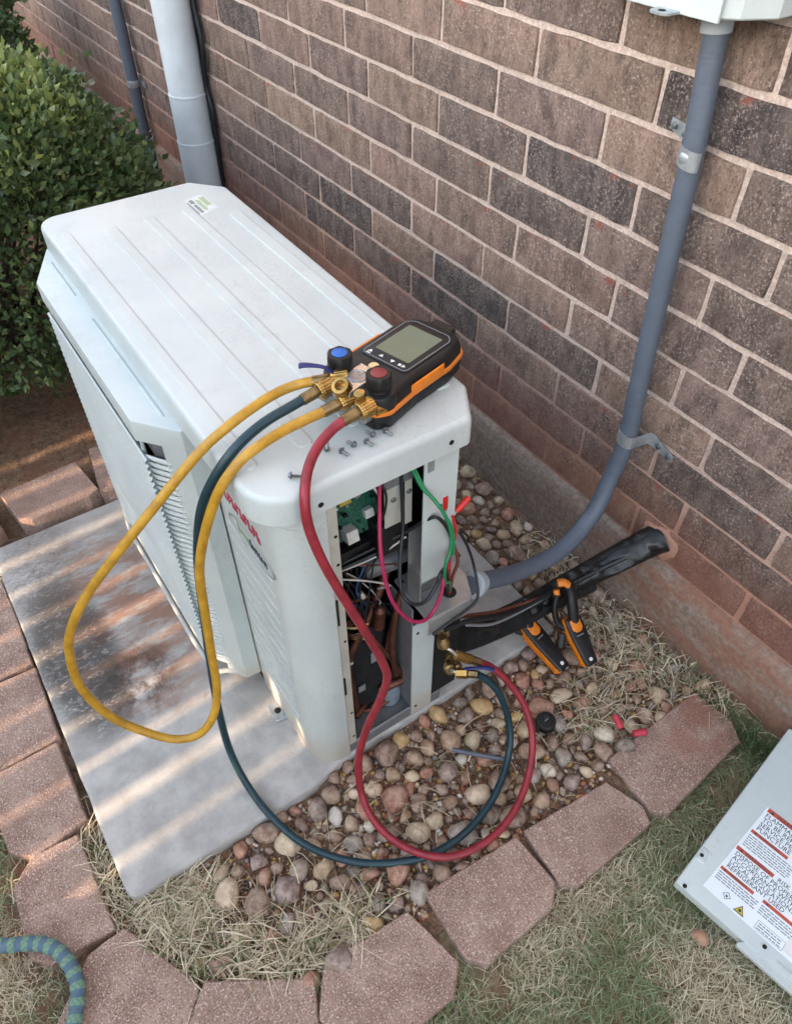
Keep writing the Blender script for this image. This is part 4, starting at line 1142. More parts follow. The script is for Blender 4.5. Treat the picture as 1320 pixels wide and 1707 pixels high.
# fan behind the guard
fn = MB(); fn.lathe((1.0, -0.738, 0.345), (1.0, -0.80, 0.345), [(0, 0.05), (0.03, 0.05), (0.035, 0.04)], 20)
fno = fn.build('fan', 'black_plastic', unit)
for k in range(3):
    a = k * 2 * math.pi / 3 + 0.4; s_ = MB()
    s_.add([Vector((1.0 + 0.05 * math.cos(a - 0.4), -0.775, 0.345 + 0.05 * math.sin(a - 0.4))), Vector((1.0 + 0.215 * math.cos(a - 0.3), -0.765, 0.345 + 0.215 * math.sin(a - 0.3))), Vector((1.0 + 0.215 * math.cos(a + 0.5), -0.745, 0.345 + 0.215 * math.sin(a + 0.5))), Vector((1.0 + 0.05 * math.cos(a + 0.4), -0.750, 0.345 + 0.05 * math.sin(a + 0.4)))], [(0, 1, 2, 3), (3, 2, 1, 0)]) if False else s_.rings([[Vector((1.0 + rr * math.cos(a + da), -0.772 + 0.02 * (da + 0.4) + dy, 0.345 + rr * math.sin(a + da))) for rr, da in ((0.05, -0.4), (0.215, -0.3), (0.215, 0.5), (0.05, 0.4))] for dy in (0.0, 0.003)])
    s_.build('fan_blade', 'black_plastic', fno, 30)

# eight sheet-metal screws left on the lid
SCR = [(1.460, -0.579, 0.35, 'by the meter corner, uppermost'), (1.485, -0.588, 0.2, 'below the meter, right of the loose row'), (1.488, -0.603, 3.5, 'third from the top in the loose row'), (1.489, -0.618, 0.3, 'in the middle of the loose row'),
       (1.491, -0.632, 3.4, 'lower left end of the tight row'), (1.487, -0.651, 0.25, 'lying alone left of the tight row'), (1.476, -0.663, 1.2, 'standing on its head by the red hose'), (1.492, -0.722, 0.9, 'lying apart near the rounded front corner')]
for x_, y_, a, lab in SCR:
    ln_ = Vector((math.cos(a), math.sin(a), 0.0))
    rt = thing('sheet_metal_screw', 'small grey screw on the white lid, ' + lab, 'screw', (x_, y_, 0.712), 'screws left on the lid')
    zc = 0.712 + 0.0042
    a0 = Vector((x_, y_, zc)); stand = 'standing' in lab
    if stand: ln_ = Vector((0.15, 0.1, 1)).normalized(); a0 = Vector((x_, y_, 0.7125))
    h_ = MB(); h_.lathe(a0, a0 + ln_, [(0, 0.0030), (0.0022, 0.0032), (0.0023, 0.0046), (0.0034, 0.0046)], 6); h_.build('head', 'screw_steel', rt, 30)
    s_ = MB(); s_.lathe(a0 + ln_ * 0.0034 - (Vector((0, 0, 0.001)) if not stand else Vector()), a0 + ln_, [(k * 0.0007, 0.0020 if k % 2 else 0.0014) for k in range(14)] + [(0.0115, 0.0003)], 10); s_.build('thread', 'screw_steel', rt, 30)
# ------------------------------------------------------------------ digital manifold lying on the lid
man = thing('digital_manifold', 'black and orange digital refrigerant manifold with grey screen on the white lid', 'gauge manifold', (1.408, -0.4985, 0.7128))
MM = Matrix(((0.965, -0.262, 0, 1.408), (0.262, 0.965, 0, -0.4985), (0, 0, 1, 0.7128), (0, 0, 0, 1)))
def W(v, u, w): return MM @ Vector((v, u, w))
outl = rounded([(-0.044, -0.116, 0.012), (0.044, -0.116, 0.012), (0.055, -0.098, 0.015), (0.050, -0.040, 0.03), (0.052, 0.020, 0.03), (0.044, 0.058, 0.018), (0.026, 0.066, 0.012), (-0.026, 0.066, 0.012), (-0.044, 0.058, 0.018), (-0.052, 0.020, 0.03), (-0.050, -0.040, 0.03), (-0.055, -0.098, 0.015)], 4)
b_ = MB(); b_.slab(outl, [(0.004, 0.0), (0.0015, 0.003), (0.0, 0.018), (0.001, 0.022)], MM); bo = b_.build('rubber_base', 'black_plastic', man, 40)
b_ = MB(); b_.slab(outl, [(0.002, 0.0215), (-0.0012, 0.0225), (-0.0014, 0.0275), (0.002, 0.0285)], MM); b_.build('orange_band', 'orange_plastic', man, 40)
b_ = MB(); b_.slab(outl, [(0.0012, 0.028), (0.002, 0.038), (0.005, 0.0445), (0.010, 0.0470)], MM); sho_ = b_.build('housing', 'black_plastic', man, 40)
for sgn in (1, -1):                                  # orange side grips
    g_ = MB(); pts_ = [(0.0505 * sgn, -0.055), (0.0545 * sgn, -0.050), (0.0550 * sgn, 0.000), (0.0515 * sgn, 0.008)]
    if sgn < 0: pts_ = pts_[::-1]
    g_.slab(pts_, [(0.001, 0.024), (0, 0.026), (0, 0.038), (0.001, 0.040)], MM); g_.build('side_grip', 'orange_plastic', man, 40)
hk = MB(); hk.slab(rounded([(-0.020, 0.060, 0.004), (0.020, 0.060, 0.004), (0.017, 0.078, 0.006), (-0.017, 0.078, 0.006)], 3), [(0.001, 0.028), (0, 0.031), (0, 0.040), (0.002, 0.043)], MM); hk.build('hook', 'black_plastic', man, 40)
bz = MB(); bz.slab(rounded([(-0.038, -0.052, 0.008), (0.038, -0.052, 0.008), (0.039, 0.038, 0.010), (0.030, 0.049, 0.010), (-0.030, 0.049, 0.010), (-0.039, 0.038, 0.010)], 4), [(0, 0.0465), (0, 0.0482), (0.001, 0.0488)], MM)
bzo = bz.build('bezel', 'black_plastic', man, 40)
ring = rounded([(-0.036, -0.050, 0.007), (0.036, -0.050, 0.007), (0.037, 0.037, 0.010), (0.029, 0.047, 0.010), (-0.029, 0.047, 0.010), (-0.037, 0.037, 0.010)], 4)
rg = MB()
ri = inset(ring, 0.0011)
for k in range(len(ring)):
    j = (k + 1) % len(ring)
    rg.add([W(*ring[k], 0.0491), W(*ring[j], 0.0491), W(*ri[j], 0.0491), W(*ri[k], 0.0491)], [(0, 1, 2, 3)])
rg.build('outline', 'print_grey', bzo, 0)
sc_ = MB(); sc_.slab(rounded([(-0.0275, -0.0335, 0.002), (0.0275, -0.0335, 0.002), (0.0275, 0.0345, 0.002), (-0.0275, 0.0345, 0.002)], 2), [(0, 0.0486), (0, 0.0493)], MM); sc_.build('screen', 'lcd', bzo, 30)
for v_, kind_ in ((-0.027, 0), (-0.009, 1), (0.009, 2), (0.025, 3)):
    k_ = MB(); u_ = -0.0425
    if kind_ in (1, 0): k_.add([W(v_ - 0.0035, u_ - 0.002, 0.0493), W(v_ + 0.0035, u_ - 0.002, 0.0493), W(v_, u_ + 0.0035, 0.0493)], [(0, 1, 2)])
    elif kind_ == 2: k_.add([W(v_ - 0.0035, u_ + 0.002, 0.0493), W(v_, u_ - 0.0035, 0.0493), W(v_ + 0.0035, u_ + 0.002, 0.0493)], [(0, 1, 2)])
    else:
        k_.box((v_ - 0.006, u_ - 0.002, 0.0489), (v_ - 0.002, u_ + 0.002, 0.0493), MM); k_.add([W(v_, u_ - 0.003, 0.0493), W(v_ + 0.005, u_, 0.0493), W(v_, u_ + 0.003, 0.0493)], [(0, 1, 2)])
    if kind_ == 0: k_.box((v_ - 0.003, u_ - 0.0055, 0.0489), (v_ + 0.003, u_ - 0.0035, 0.0493), MM)
    k_.build('button_icon', 'print_white', bzo, 0)
k_ = MB(); k_.lathe(W(-0.003, -0.0635, 0.046), W(-0.003, -0.0635, 0.1), [(0, 0.0068), (0.0022, 0.0068), (0.003, 0.006)], 20); k_.build('round_button', 'button_cream', man)
for v_, mt in ((-0.030, 'blue_plastic'), (0.033, 'dull_red_plastic')):
    a, b = W(v_, -0.094, 0.0), W(v_, -0.094, 0.2)
    k_ = MB(); k_.lathe(a, b, [(0.028, 0.0215), (0.043, 0.0215), (0.0465, 0.0198), (0.048, 0.013), (0.051, 0.0118), (0.053, 0.0118)], 28); k_.build('knob_collar', 'black_plastic', man)
    k_ = MB(); k_.lathe(a, b, [(0.052, 0.0148), (0.054, 0.0160), (0.067, 0.0157), (0.0705, 0.0140)], 48, lambda j: 1 + 0.06 * math.cos(j * 2 * math.pi / 8)); ko = k_.build('knob', 'black_plastic', man)
    k_ = MB(); k_.lathe(a, b, [(0.0700, 0.0098), (0.0712, 0.0098), (0.0718, 0.0088)], 24); k_.build('knob_cap', mt, ko)
bl_ = MB(); bl_.box((-0.0155, -0.126, 0.018), (0.0155, -0.072, 0.0515), MM); blo = bl_.build('valve_block', 'chrome', man, 0, 0.0015)
k_ = MB(); k_.lathe(W(0, -0.096, 0.0505), W(0, -0.096, 0.1), [(0, 0.0125), (0.0018, 0.0125), (0.0024, 0.0108), (0.0016, 0.0100), (0.0010, 0.0)], 28); k_.build('sight_glass', 'steel', blo)
pb_ = MB(); pb_.box((-0.044, -0.128, 0.016), (0.040, -0.110, 0.034), MM); pb_.build('port_bar', 'steel', man, 0, 0.003)
def brass_part(nm, a, b, prof, n_=16, mt='brass', wob=None):
    k_ = MB(); k_.lathe(a, b, prof, n_, wob); return k_.build(nm, mt, man, 30)
a = Vector((1.4400, -0.6090, 0.7480)); b = Vector((1.4455, -0.6230, 0.7720))
brass_part('access_port', a, b, [(0, 0.0085), (0.010, 0.0085), (0.0105, 0.0118), (0.024, 0.0118), (0.0275, 0.0105), (0.0278, 0.0066), (0.018, 0.006)], 20)
a = Vector((1.4690, -0.6060, 0.7480)); b = Vector((1.4695, -0.6110, 0.7700))
brass_part('bleed_port', a, b, [(0, 0.0062), (0.006, 0.0062), (0.0065, 0.0080), (0.010, 0.0080), (0.0105, 0.0058), (0.017, 0.0058), (0.0175, 0.0070), (0.023, 0.0066), (0.0235, 0.0035)], 12)
for px_, py_ in ((1.418, -0.628), (1.4477, -0.617), (1.4765, -0.608)):
    brass_part('port', (px_ + 0.001, py_ + 0.028, 0.743), (px_, py_, 0.745), [(0, 0.0085), (0.016, 0.0085), (0.0165, 0.0062), (0.030, 0.0062), (0.0305, 0.0078), (0.034, 0.0078)], 14)
vb_ = brass_part('ball_valve', (1.4250, -0.592, 0.752), (1.4085, -0.626, 0.757), [(0, 0.0105), (0.018, 0.0110), (0.021, 0.0085), (0.034, 0.0085), (0.0345, 0.0072), (0.038, 0.0072)], 14, 'brass_dark')
lv = MB(); lv.tube([(1.4135, -0.612, 0.766), (1.409, -0.622, 0.775), (1.402, -0.631, 0.777), (1.3955, -0.641, 0.778), (1.392, -0.646, 0.777)], lambda t: 0.0035 + 0.0035 * max(0, t - 0.35), 10, True, 5, 0.55); lv.build('lever', 'blue_vinyl', vb_, 60)

# ------------------------------------------------------------------ charging hoses
YELLOW = [(1.4103,-0.6205,0.7574), (1.3990,-0.6474,0.7563), (1.3900,-0.6718,0.7503), (1.3952,-0.7069,0.7481), (1.4026,-0.7507,0.7395), (1.3983,-0.7916,0.7140), (1.3937,-0.8452,0.6679), (1.3881,-0.9109,0.6093), (1.3819,-0.9609,0.5595), (1.3800,-0.9954,0.5146), (1.3766,-1.0146,0.4654), (1.3793,-1.0241,0.3885), (1.3951,-1.0082,0.3148), (1.4169,-0.9778,0.2719), (1.4374,-0.9451,0.2451), (1.4539,-0.9125,0.2494), (1.4565,-0.8838,0.2767), (1.4468,-0.8637,0.3231), (1.4380,-0.8532,0.4055), (1.4327,-0.8441,0.4841), (1.4313,-0.8351,0.5618), (1.4418,-0.8191,0.6305), (1.4501,-0.7936,0.6927), (1.4534,-0.7659,0.7253), (1.4545,-0.7380,0.7393), (1.4465,-0.6951,0.7410), (1.4475,-0.6473,0.7451), (1.4477,-0.6309,0.7468)]
TEAL = [(1.4172,-0.6424,0.7512), (1.4195,-0.6718,0.7475), (1.4235,-0.7142,0.7423), (1.4300,-0.7540,0.7296), (1.4287,-0.7850,0.7002), (1.4211,-0.8080,0.6556), (1.4086,-0.8220,0.5883), (1.4018,-0.8320,0.5176), (1.3988,-0.8410,0.4296), (1.4026,-0.8526,0.3368), (1.4136,-0.8654,0.2237), (1.4327,-0.8729,0.1208), (1.4714,-0.8701,0.0540), (1.5383,-0.8589,0.0380), (1.6059,-0.8338,0.0300), (1.6645,-0.7887,0.0260), (1.7054,-0.7336,0.0240), (1.7318,-0.6681,0.0220), (1.7347,-0.5957,0.0240), (1.7139,-0.5211,0.0300), (1.6756,-0.4613,0.0500), (1.6438,-0.4428,0.1000), (1.6220,-0.4535,0.1664), (1.6042,-0.4689,0.2003), (1.5945,-0.4848,0.2204)]
RED = [(1.4766,-0.6219,0.7492), (1.4776,-0.6365,0.7476), (1.4795,-0.6566,0.7422), (1.4895,-0.6820,0.7344), (1.5089,-0.7054,0.7271), (1.5283,-0.7218,0.7096), (1.5381,-0.7257,0.6718), (1.5484,-0.7170,0.6126), (1.5660,-0.7022,0.5507), (1.5821,-0.6824,0.4788), (1.5921,-0.6658,0.4101), (1.5951,-0.6615,0.3683), (1.5906,-0.6731,0.3101), (1.5825,-0.6927,0.2365), (1.5828,-0.7106,0.1570), (1.5989,-0.7198,0.0750), (1.6390,-0.7227,0.0480), (1.6881,-0.7101,0.0400), (1.7321,-0.6810,0.0385), (1.7599,-0.6412,0.0385), (1.7693,-0.5801,0.0360), (1.7587,-0.5205,0.0400), (1.7294,-0.4643,0.0550), (1.6883,-0.4239,0.0850), (1.6497,-0.4177,0.1355), (1.6185,-0.4326,0.1805), (1.5962,-0.4537,0.2149), (1.5855,-0.4727,0.2341)]
HR = 0.0062
def coupling(parent, p, d, knurl=True):
    """ferrule on the hose end and a knurled swivel nut; d points from the hose out to the port"""
    p = Vector(p); d = Vector(d).normalized()
    f_ = MB(); f_.lathe(p - d * 0.018, p + d, [(0, 0.0069), (0.002, 0.0074), (0.005, 0.0070), (0.007, 0.0074), (0.010, 0.0070), (0.012, 0.0074), (0.020, 0.0074), (0.021, 0.0055), (0.026, 0.0055)], 16); f_.build('ferrule', 'brass_dark', parent, 30)
    f_ = MB(); f_.lathe(p + d * 0.005, p + d, [(0, 0.0095), (0.0015, 0.0104), (0.003, 0.0104), (0.0032, 0.0096), (0.0045, 0.0102), (0.020, 0.0102), (0.0215, 0.0085)], 44, (lambda j: 1 + (0.05 if j % 2 else 0.0)) if knurl else None); f_.build('swivel_nut', 'brass', parent, 20)
def hose(name, lab, path, mt, ends):
    rt = thing(name, lab, 'hose', path[0])
    tb = MB(); tb.tube(path, HR, 14, True, 8); tb.build('tube', mt, rt, 60)
    if ends[0]: coupling(rt, path[0], Vector(path[0]) - Vector(path[1]))
    if ends[1]: coupling(rt, path[-1], Vector(path[-1]) - Vector(path[-2]), ends[1] == 1)
    return rt
hose('yellow_charging_hose', 'yellow rubber hose hanging in a long loop from the meter in front of the unit', YELLOW, 'yellow_rubber', (1, 1))
th_ = hose('teal_charging_hose', 'dark teal rubber hose running from the meter down across the gravel', TEAL, 'teal_rubber', (1, 0))
rh_ = hose('red_charging_hose', 'red rubber hose running from the meter past the open service side', RED, 'red_rubber', (1, 0))
# low-loss ends at the service valves
def lowloss(parent, pts, hexmt, lever=None):
    k_ = MB(); k_.tube([pts[0], pts[1]], 0.0072, 6); k_.build('end_ferrule', 'brass_dark', parent, 20)
    k_ = MB(); k_.tube([pts[1], pts[2]], 0.0088, 6); k_.build('hex_fitting', hexmt, parent, 20)
    k_ = MB(); k_.tube([pts[2], Vector(pts[2]).lerp(Vector(pts[3]), 0.5) + Vector((0, 0, 0.004)), pts[3]], 0.0032, 8, True, 4); k_.build('elbow', 'chrome', parent, 60)
    d = (Vector(pts[4]) - Vector(pts[3])).normalized()
    k_ = MB(); k_.lathe(pts[3], pts[4], [(0, 0.0075), (0.003, 0.0105), (0.012, 0.0105), (0.014, 0.0085), (0.020, 0.0080)], 18); k_.build('swivel_nut', 'brass_dark', parent, 30)
    if lever:
        k_ = MB(); k_.tube(lever, lambda t: 0.003 + 0.002 * t, 8, True, 5, 0.6); k_.build('lever', 'blue_vinyl', parent, 60)
lowloss(rh_, [(1.5855, -0.4727, 0.2341), (1.5775, -0.4865, 0.2440), (1.5640, -0.5085, 0.2600), (1.5510, -0.5225, 0.2760), (1.5400, -0.5215, 0.3000)], 'brass')
lowloss(th_, [(1.5945, -0.4848, 0.2204), (1.585, -0.497, 0.2210), (1.572, -0.510, 0.2160), (1.561, -0.5130, 0.2110), (1.546, -0.506, 0.205)], 'brass', [(1.578, -0.499, 0.228), (1.590, -0.488, 0.236), (1.600, -0.473, 0.236), (1.608, -0.462, 0.231)])

# ------------------------------------------------------------------ flexible conduit, straps and switch box
CON = [(1.4000, -0.035, 1.085), (1.4035, -0.0350, 1.0525), (1.4082, -0.0350, 0.9974), (1.4172, -0.0350, 0.9042), (1.4228, -0.0350, 0.7781), (1.4296, -0.0350, 0.6284), (1.4375, -0.0370, 0.5017), (1.4454, -0.0400, 0.4136), (1.4456, -0.0550, 0.3325), (1.4565, -0.1000, 0.2539), (1.4694, -0.1900, 0.2188), (1.4747, -0.3000, 0.2378), (1.4940, -0.4100, 0.3064), (1.5060, -0.4440, 0.332)]
con = thing('flexible_conduit', 'grey flexible conduit curving from the switch box down to the unit', 'conduit', (1.40, -0.035, 1.06))
pts = smooth(CON, 40)
cb = MB(); cb.tube(pts, 0.0165, 18)
# light corrugation: alternate rings swell
nv = 18
vv = cb.v
for i in range(len(pts)):
    k_ = 0.990 if i % 4 < 2 else 0.974
    for j in range(nv):
        p = Vector(vv[i * nv + j]); vv[i * nv + j] = tuple(pts[i] + (p - pts[i]) * k_)
cb.build('sheath', 'conduit_grey', con, 60)
k_ = MB(); k_.lathe((1.4005, -0.035, 1.075), (1.4045, -0.035, 1.030), [(0, 0.021), (0.020, 0.021), (0.021, 0.0195), (0.034, 0.0195), (0.0345, 0.0175)], 24); k_.build('adapter', 'pvc_light', con)
k_ = MB(); k_.lathe(CON[-2], CON[-1], [(-0.004, 0.0168), (0.0, 0.0200), (0.016, 0.0200), (0.018, 0.0235), (0.028, 0.0235), (0.029, 0.018), (0.036, 0.018)], 20); k_.build('gland', 'pvc_light', con)

def strap(lab, zc, xc, yc, side, ln, tilt, grp='conduit straps on the brick wall'):
    rt = thing('conduit_strap', lab, 'strap', (xc, -0.002, zc), grp)
    w_ = 0.013 if ln > 0.04 else 0.011
    s_ = MB(); sec = []
    r_ = 0.0182
    for a in np.linspace(-0.5 * math.pi, 0.5 * math.pi, 11):
        sec.append((xc - side * r_ * math.cos(a) if False else xc + r_ * math.sin(a), yc - r_ * math.cos(a)))
    # half loop over the conduit, then a foot running along the wall to one side
    loop = [(xc - side * r_ * math.cos(t), yc - r_ * math.sin(t)) for t in np.linspace(0.25, math.pi, 12)] + [(xc + side * (r_ + 0.004), -0.006), (xc + side * (r_ + 0.010), -0.0022), (xc + side * (r_ + ln), -0.0022)]
    n_ = len(loop); rings = []
    for i, (x_, y_) in enumerate(loop):
        dz = tilt * (x_ - xc)
        fl_ = 1.0 if i < n_ - 1 else 0.55
        rings.append([(x_, y_, zc + dz - w_ * fl_), (x_, y_, zc + dz + w_ * fl_), (x_, y_ - 0.0016, zc + dz + w_ * fl_), (x_, y_ - 0.0016, zc + dz - w_ * fl_)])
    s_.rings(rings); s_.build('band', 'galvanised', rt, 40)
    if ln < 0.055:
        k_ = MB(); k_.lathe((xc, yc - r_ + 0.002, zc), (xc + 0.002, yc - r_ - 0.02, zc), [(0, 0.0085), (0.003, 0.0078), (0.0048, 0.005), (0.0052, 0.0015)], 16); k_.build('clamp_dimple', 'galvanised', rt, 40)
    for t in ((0.45, 0.85) if ln > 0.04 else (0.6,)):
        x_ = xc + side * (r_ + ln * t)
        k_ = MB(); k_.lathe((x_, -0.0035, zc + tilt * (x_ - xc)), (x_, -0.02, zc + tilt * (x_ - xc)), [(0, 0.0052), (0.0015, 0.0056), (0.0018, 0.0042), (0.005, 0.0042), (0.0055, 0.003)], 6); k_.build('screw', 'screw_steel', rt, 30)
strap('galvanised conduit strap with long foot at the bend, above the black pipe', 0.418, 1.4445, -0.038, 1, 0.060, -0.25)
strap('small galvanised strap on the grey conduit below the switch box', 0.897, 1.4175, -0.034, -1, 0.052, -0.25)

box = thing('disconnect_box', 'light grey metal disconnect box at the top right of the brick wall', 'electrical box', (1.36, -0.05, 1.07))
bb = MB(); bb.slab([(1.462, -0.004), (1.22, -0.004), (1.22, -0.095), (1.446, -0.095), (1.462, -0.079)][::-1][::-1] if False else [(1.22, -0.095), (1.446, -0.095), (1.464, -0.080), (1.486, -0.040), (1.486, -0.004), (1.22, -0.004)], [(0.002, 1.069), (0, 1.071), (0, 1.36)]); bbo = bb.build('box', 'white_enamel', box, 20)
cvr = MB(); cvr.slab([(1.216, -0.101), (1.450, -0.101), (1.450, -0.0965), (1.216, -0.0965)], [(0, 1.066), (0, 1.362)]); cvr.build('cover', 'white_enamel', box, 0, 0.001)
hp = MB(); hp.slab(rounded([(1.365, -0.125, 0.008), (1.395, -0.125, 0.008), (1.395, -0.100, 0.002), (1.365, -0.100, 0.002)], 4), [(0, 1.0665), (0, 1.069), (0.0008, 1.0695)]); hpo = hp.build('hasp', 'galvanised', box, 30)
k_ = MB(); k_.lathe((1.380, -0.116, 1.0660), (1.380, -0.116, 1.0), [(-0.0040, 0.0048), (0.0004, 0.0048)], 14); k_.build('hasp_hole', 'dark_cavity', hpo)

# ------------------------------------------------------------------ downspout, cables and far conduit
dn = thing('downspout', 'pale grey round downspout pipe on the wall behind the shrub', 'downspout', (-0.44, -0.062, 0))
k_ = MB(); k_.lathe((-0.44, -0.066, -0.06), (-0.44, -0.066, 3), [(0, 0.060), (0.44, 0.060), (0.4405, 0.0585), (0.58, 0.0585), (0.5805, 0.0565), (2.7, 0.0565)], 40); k_.build('pipe', 'downspout_paint', dn, 40)
k_ = MB(); k_.lathe((-0.44, -0.066, 0.378), (-0.44, -0.066, 3), [(0, 0.0605), (0.004, 0.0612), (0.008, 0.0605)], 40); k_.build('joint_ring', 'downspout_paint', dn, 40)
k_ = MB(); k_.lathe((-0.44, -0.066, 0.518), (-0.44, -0.066, 3), [(0, 0.0590), (0.004, 0.0600), (0.008, 0.0590)], 40); k_.build('joint_ring', 'downspout_paint', dn, 40)
for lab, off, wob_ in (('outer black cable running down the wall beside the pale downspout', 0.0, 0.012), ('inner black cable running down the wall hidden partly by the downspout', -0.022, -0.006)):
    P_ = [(-0.385 + off, -0.012, 2.6), (-0.392 + off, -0.012, 1.2), (-0.396 + off, -0.014, 0.80), (-0.388 + off + wob_, -0.015, 0.66), (-0.392 + off - wob_, -0.014, 0.55), (-0.385 + off * 0.4, -0.014, 0.47), (-0.395 + off * 0.3, -0.013, 0.38), (-0.408 + off * 0.3, -0.013, 0.20), (-0.41 + off * 0.3, -0.014, -0.02)]
    k_ = MB(); k_.tube(P_, 0.0075, 8, True, 6); tag(k_.build('wall_cable', 'black_wire', None, 60), lab, 'cable', 'black cables by the downspout')
fc_ = thing('wall_conduit', 'thin dark grey conduit on the wall between shrub and downspout', 'conduit', (-1.1, -0.03, 0))
k_ = MB(); k_.tube([(-1.10, -0.032, 2.6), (-1.105, -0.032, 0.6), (-1.110, -0.032, -0.05)], 0.0215, 16); k_.build('pipe', 'conduit_grey', fc_, 60)
k_ = MB(); k_.lathe((-1.108, -0.032, 0.375), (-1.108, -0.032, 1), [(0, 0.0228), (0.002, 0.0236), (0.022, 0.0236), (0.024, 0.0228)], 18); k_.box((-1.087, -0.006, 0.378), (-1.05, -0.003, 0.396)); k_.build('strap', 'galvanised', fc_, 40)

# ------------------------------------------------------------------ insulated refrigerant lines
ls = thing('insulated_line', 'black insulated refrigerant line wrapped in tape, from unit into the wall', 'pipe', (1.48, -0.25, 0.03))
k_ = MB(); k_.tube([(1.480, -0.482, 0.130), (1.470, -0.434, 0.122), (1.478, -0.375, 0.116), (1.484, -0.290, 0.108), (1.490, -0.205, 0.112), (1.505, -0.12, 0.125)], 0.0270, 20, True, 8); k_.build('foam_sleeve', 'black_foam', ls, 60)
k_ = MB(); k_.lathe((1.474, -0.395, 0.1175), (1.480, -0.345, 0.113), [(0, 0.0272), (0.001, 0.0282), (0.05, 0.0282), (0.051, 0.0272)], 20); k_.build('tape_band', 'black_tape', ls, 40)
tp = [(1.486, -0.275, 0.122), (1.492, -0.20, 0.128), (1.505, -0.125, 0.146), (1.524, -0.06, 0.176), (1.543, -0.012, 0.204), (1.549, 0.006, 0.212)]
k_ = MB(); k_.tube(tp, lambda t: 0.022 + 0.012 * t, 24, True, 12, 0.74)
for i, p in enumerate(k_.v):
    v = Vector(p); d = 0.005 * noise.noise(Vector((v.x * 40, v.y * 16, v.z * 40))) + 0.0025 * noise.noise(Vector((v.x * 60, v.y * 70, v.z * 60)))
    k_.v[i] = (v.x + d, v.y, v.z + d * 1.4)
k_.build('tape_wrap', 'black_tape', ls, 70)
k_ = MB(); k_.tube([(1.50, -0.28, 0.140), (1.506, -0.20, 0.152), (1.520, -0.12, 0.168), (1.545, -0.04, 0.199)], 0.0055, 8, True, 6); k_.build('tape_ridge', 'black_tape', ls, 60)
# thin lines and control cable above the sleeve
cc = thing('control_cable', 'thin tan and black cables lying along the black insulated line', 'cable', (1.50, -0.3, 0.15))
for P_, r_, mt in (([(1.546, -0.520, 0.318), (1.540, -0.46, 0.290), (1.520, -0.38, 0.215), (1.505, -0.30, 0.165), (1.500, -0.22, 0.150)], 0.0045, 'black_wire'),
                   ([(1.530, -0.475, 0.300), (1.515, -0.40, 0.235), (1.500, -0.33, 0.180), (1.500, -0.24, 0.150), (1.502, -0.19, 0.152)], 0.0038, 'brown_wire'),
                   ([(1.540, -0.470, 0.285), (1.528, -0.40, 0.218), (1.510, -0.32, 0.168), (1.503, -0.25, 0.152)], 0.0030, 'print_grey')):
    k_ = MB(); k_.tube(P_, r_, 8, True, 6); k_.build('strand', mt, cc, 60)
# ------------------------------------------------------------------ clamp probes
def clamp_probe(lab, a, b, jaws, loc, dark_arm):
    rt = thing('clamp_probe', lab, 'clamp thermometer', loc, 'clamp probes on the gravel')
    a = Vector(a); b = Vector(b); X = (b - a).normalized(); Y = Vector((0, 0, 1)).cross(X).normalized(); Zv = X.cross(Y)
    M = Matrix(((X.x, Y.x, Zv.x, a.x), (X.y, Y.y, Zv.y, a.y), (X.z, Y.z, Zv.z, a.z), (0, 0, 0, 1)))
    ln = (b - a).length
    ol = rounded([(0, -0.0185, 0.006), (ln * 0.35, -0.0195, 0.02), (ln, -0.0140, 0.006), (ln, 0.0140, 0.006), (ln * 0.35, 0.0195, 0.02), (0, 0.0185, 0.006)], 4)
    k_ = MB(); k_.slab(ol, [(0.002, -0.024), (0, -0.021), (0, -0.008), (0.001, -0.006)], M); k_.build('lower_shell', 'orange_plastic', rt, 40)
    k_ = MB(); k_.slab(ol, [(0.0016, -0.0062), (0.0008, -0.001), (0.003, 0.0015), (0.006, 0.002)], M); to = k_.build('upper_shell', 'black_plastic', rt, 40)
    k_ = MB(); k_.slab(rounded([(0.006, -0.0115, 0.003), (0.026, -0.0115, 0.004), (0.032, -0.005, 0.004), (0.032, 0.005, 0.004), (0.026, 0.0115, 0.004), (0.006, 0.0115, 0.003)], 3), [(0, 0.0018), (0, 0.0034), (0.0012, 0.0042)], M); k_.build('button', 'orange_plastic', to, 40)
    k_ = MB(); k_.lathe(M @ Vector((ln - 0.013, 0, 0.0015)), M @ Vector((ln - 0.013, 0, 0.1)), [(0, 0.0038), (0.001, 0.0038)], 16); k_.build('dot', 'print_white', to, 0)
    k_ = MB()
    for i in range(5): k_.box((0.0375, -0.0085 + i * 0.0034, 0.0021), (0.0395 + 0.0006 * (i % 2), -0.0062 + i * 0.0034, 0.0024), M)
    k_.build('wordmark', 'print_grey', to, 0)
    for nm, P_, r_, mt in jaws:
        k_ = MB(); k_.tube(P_, r_, 10, True, 5, 0.7); k_.build(nm, mt, rt, 60)
    return rt
clamp_probe('left clamp thermometer, black top with orange rim, clipped under the black pipe', (1.502, -0.2770, 0.100), (1.6054, -0.2606, 0.052),
            [('jaw', [(1.510, -0.276, 0.092), (1.494, -0.281, 0.112), (1.484, -0.285, 0.128), (1.480, -0.286, 0.140)], 0.0135, 'black_plastic'), ('lower_jaw', [(1.510, -0.276, 0.078), (1.500, -0.296, 0.085), (1.488, -0.302, 0.100)], 0.011, 'black_plastic')], (1.55, -0.262, 0.03), True)
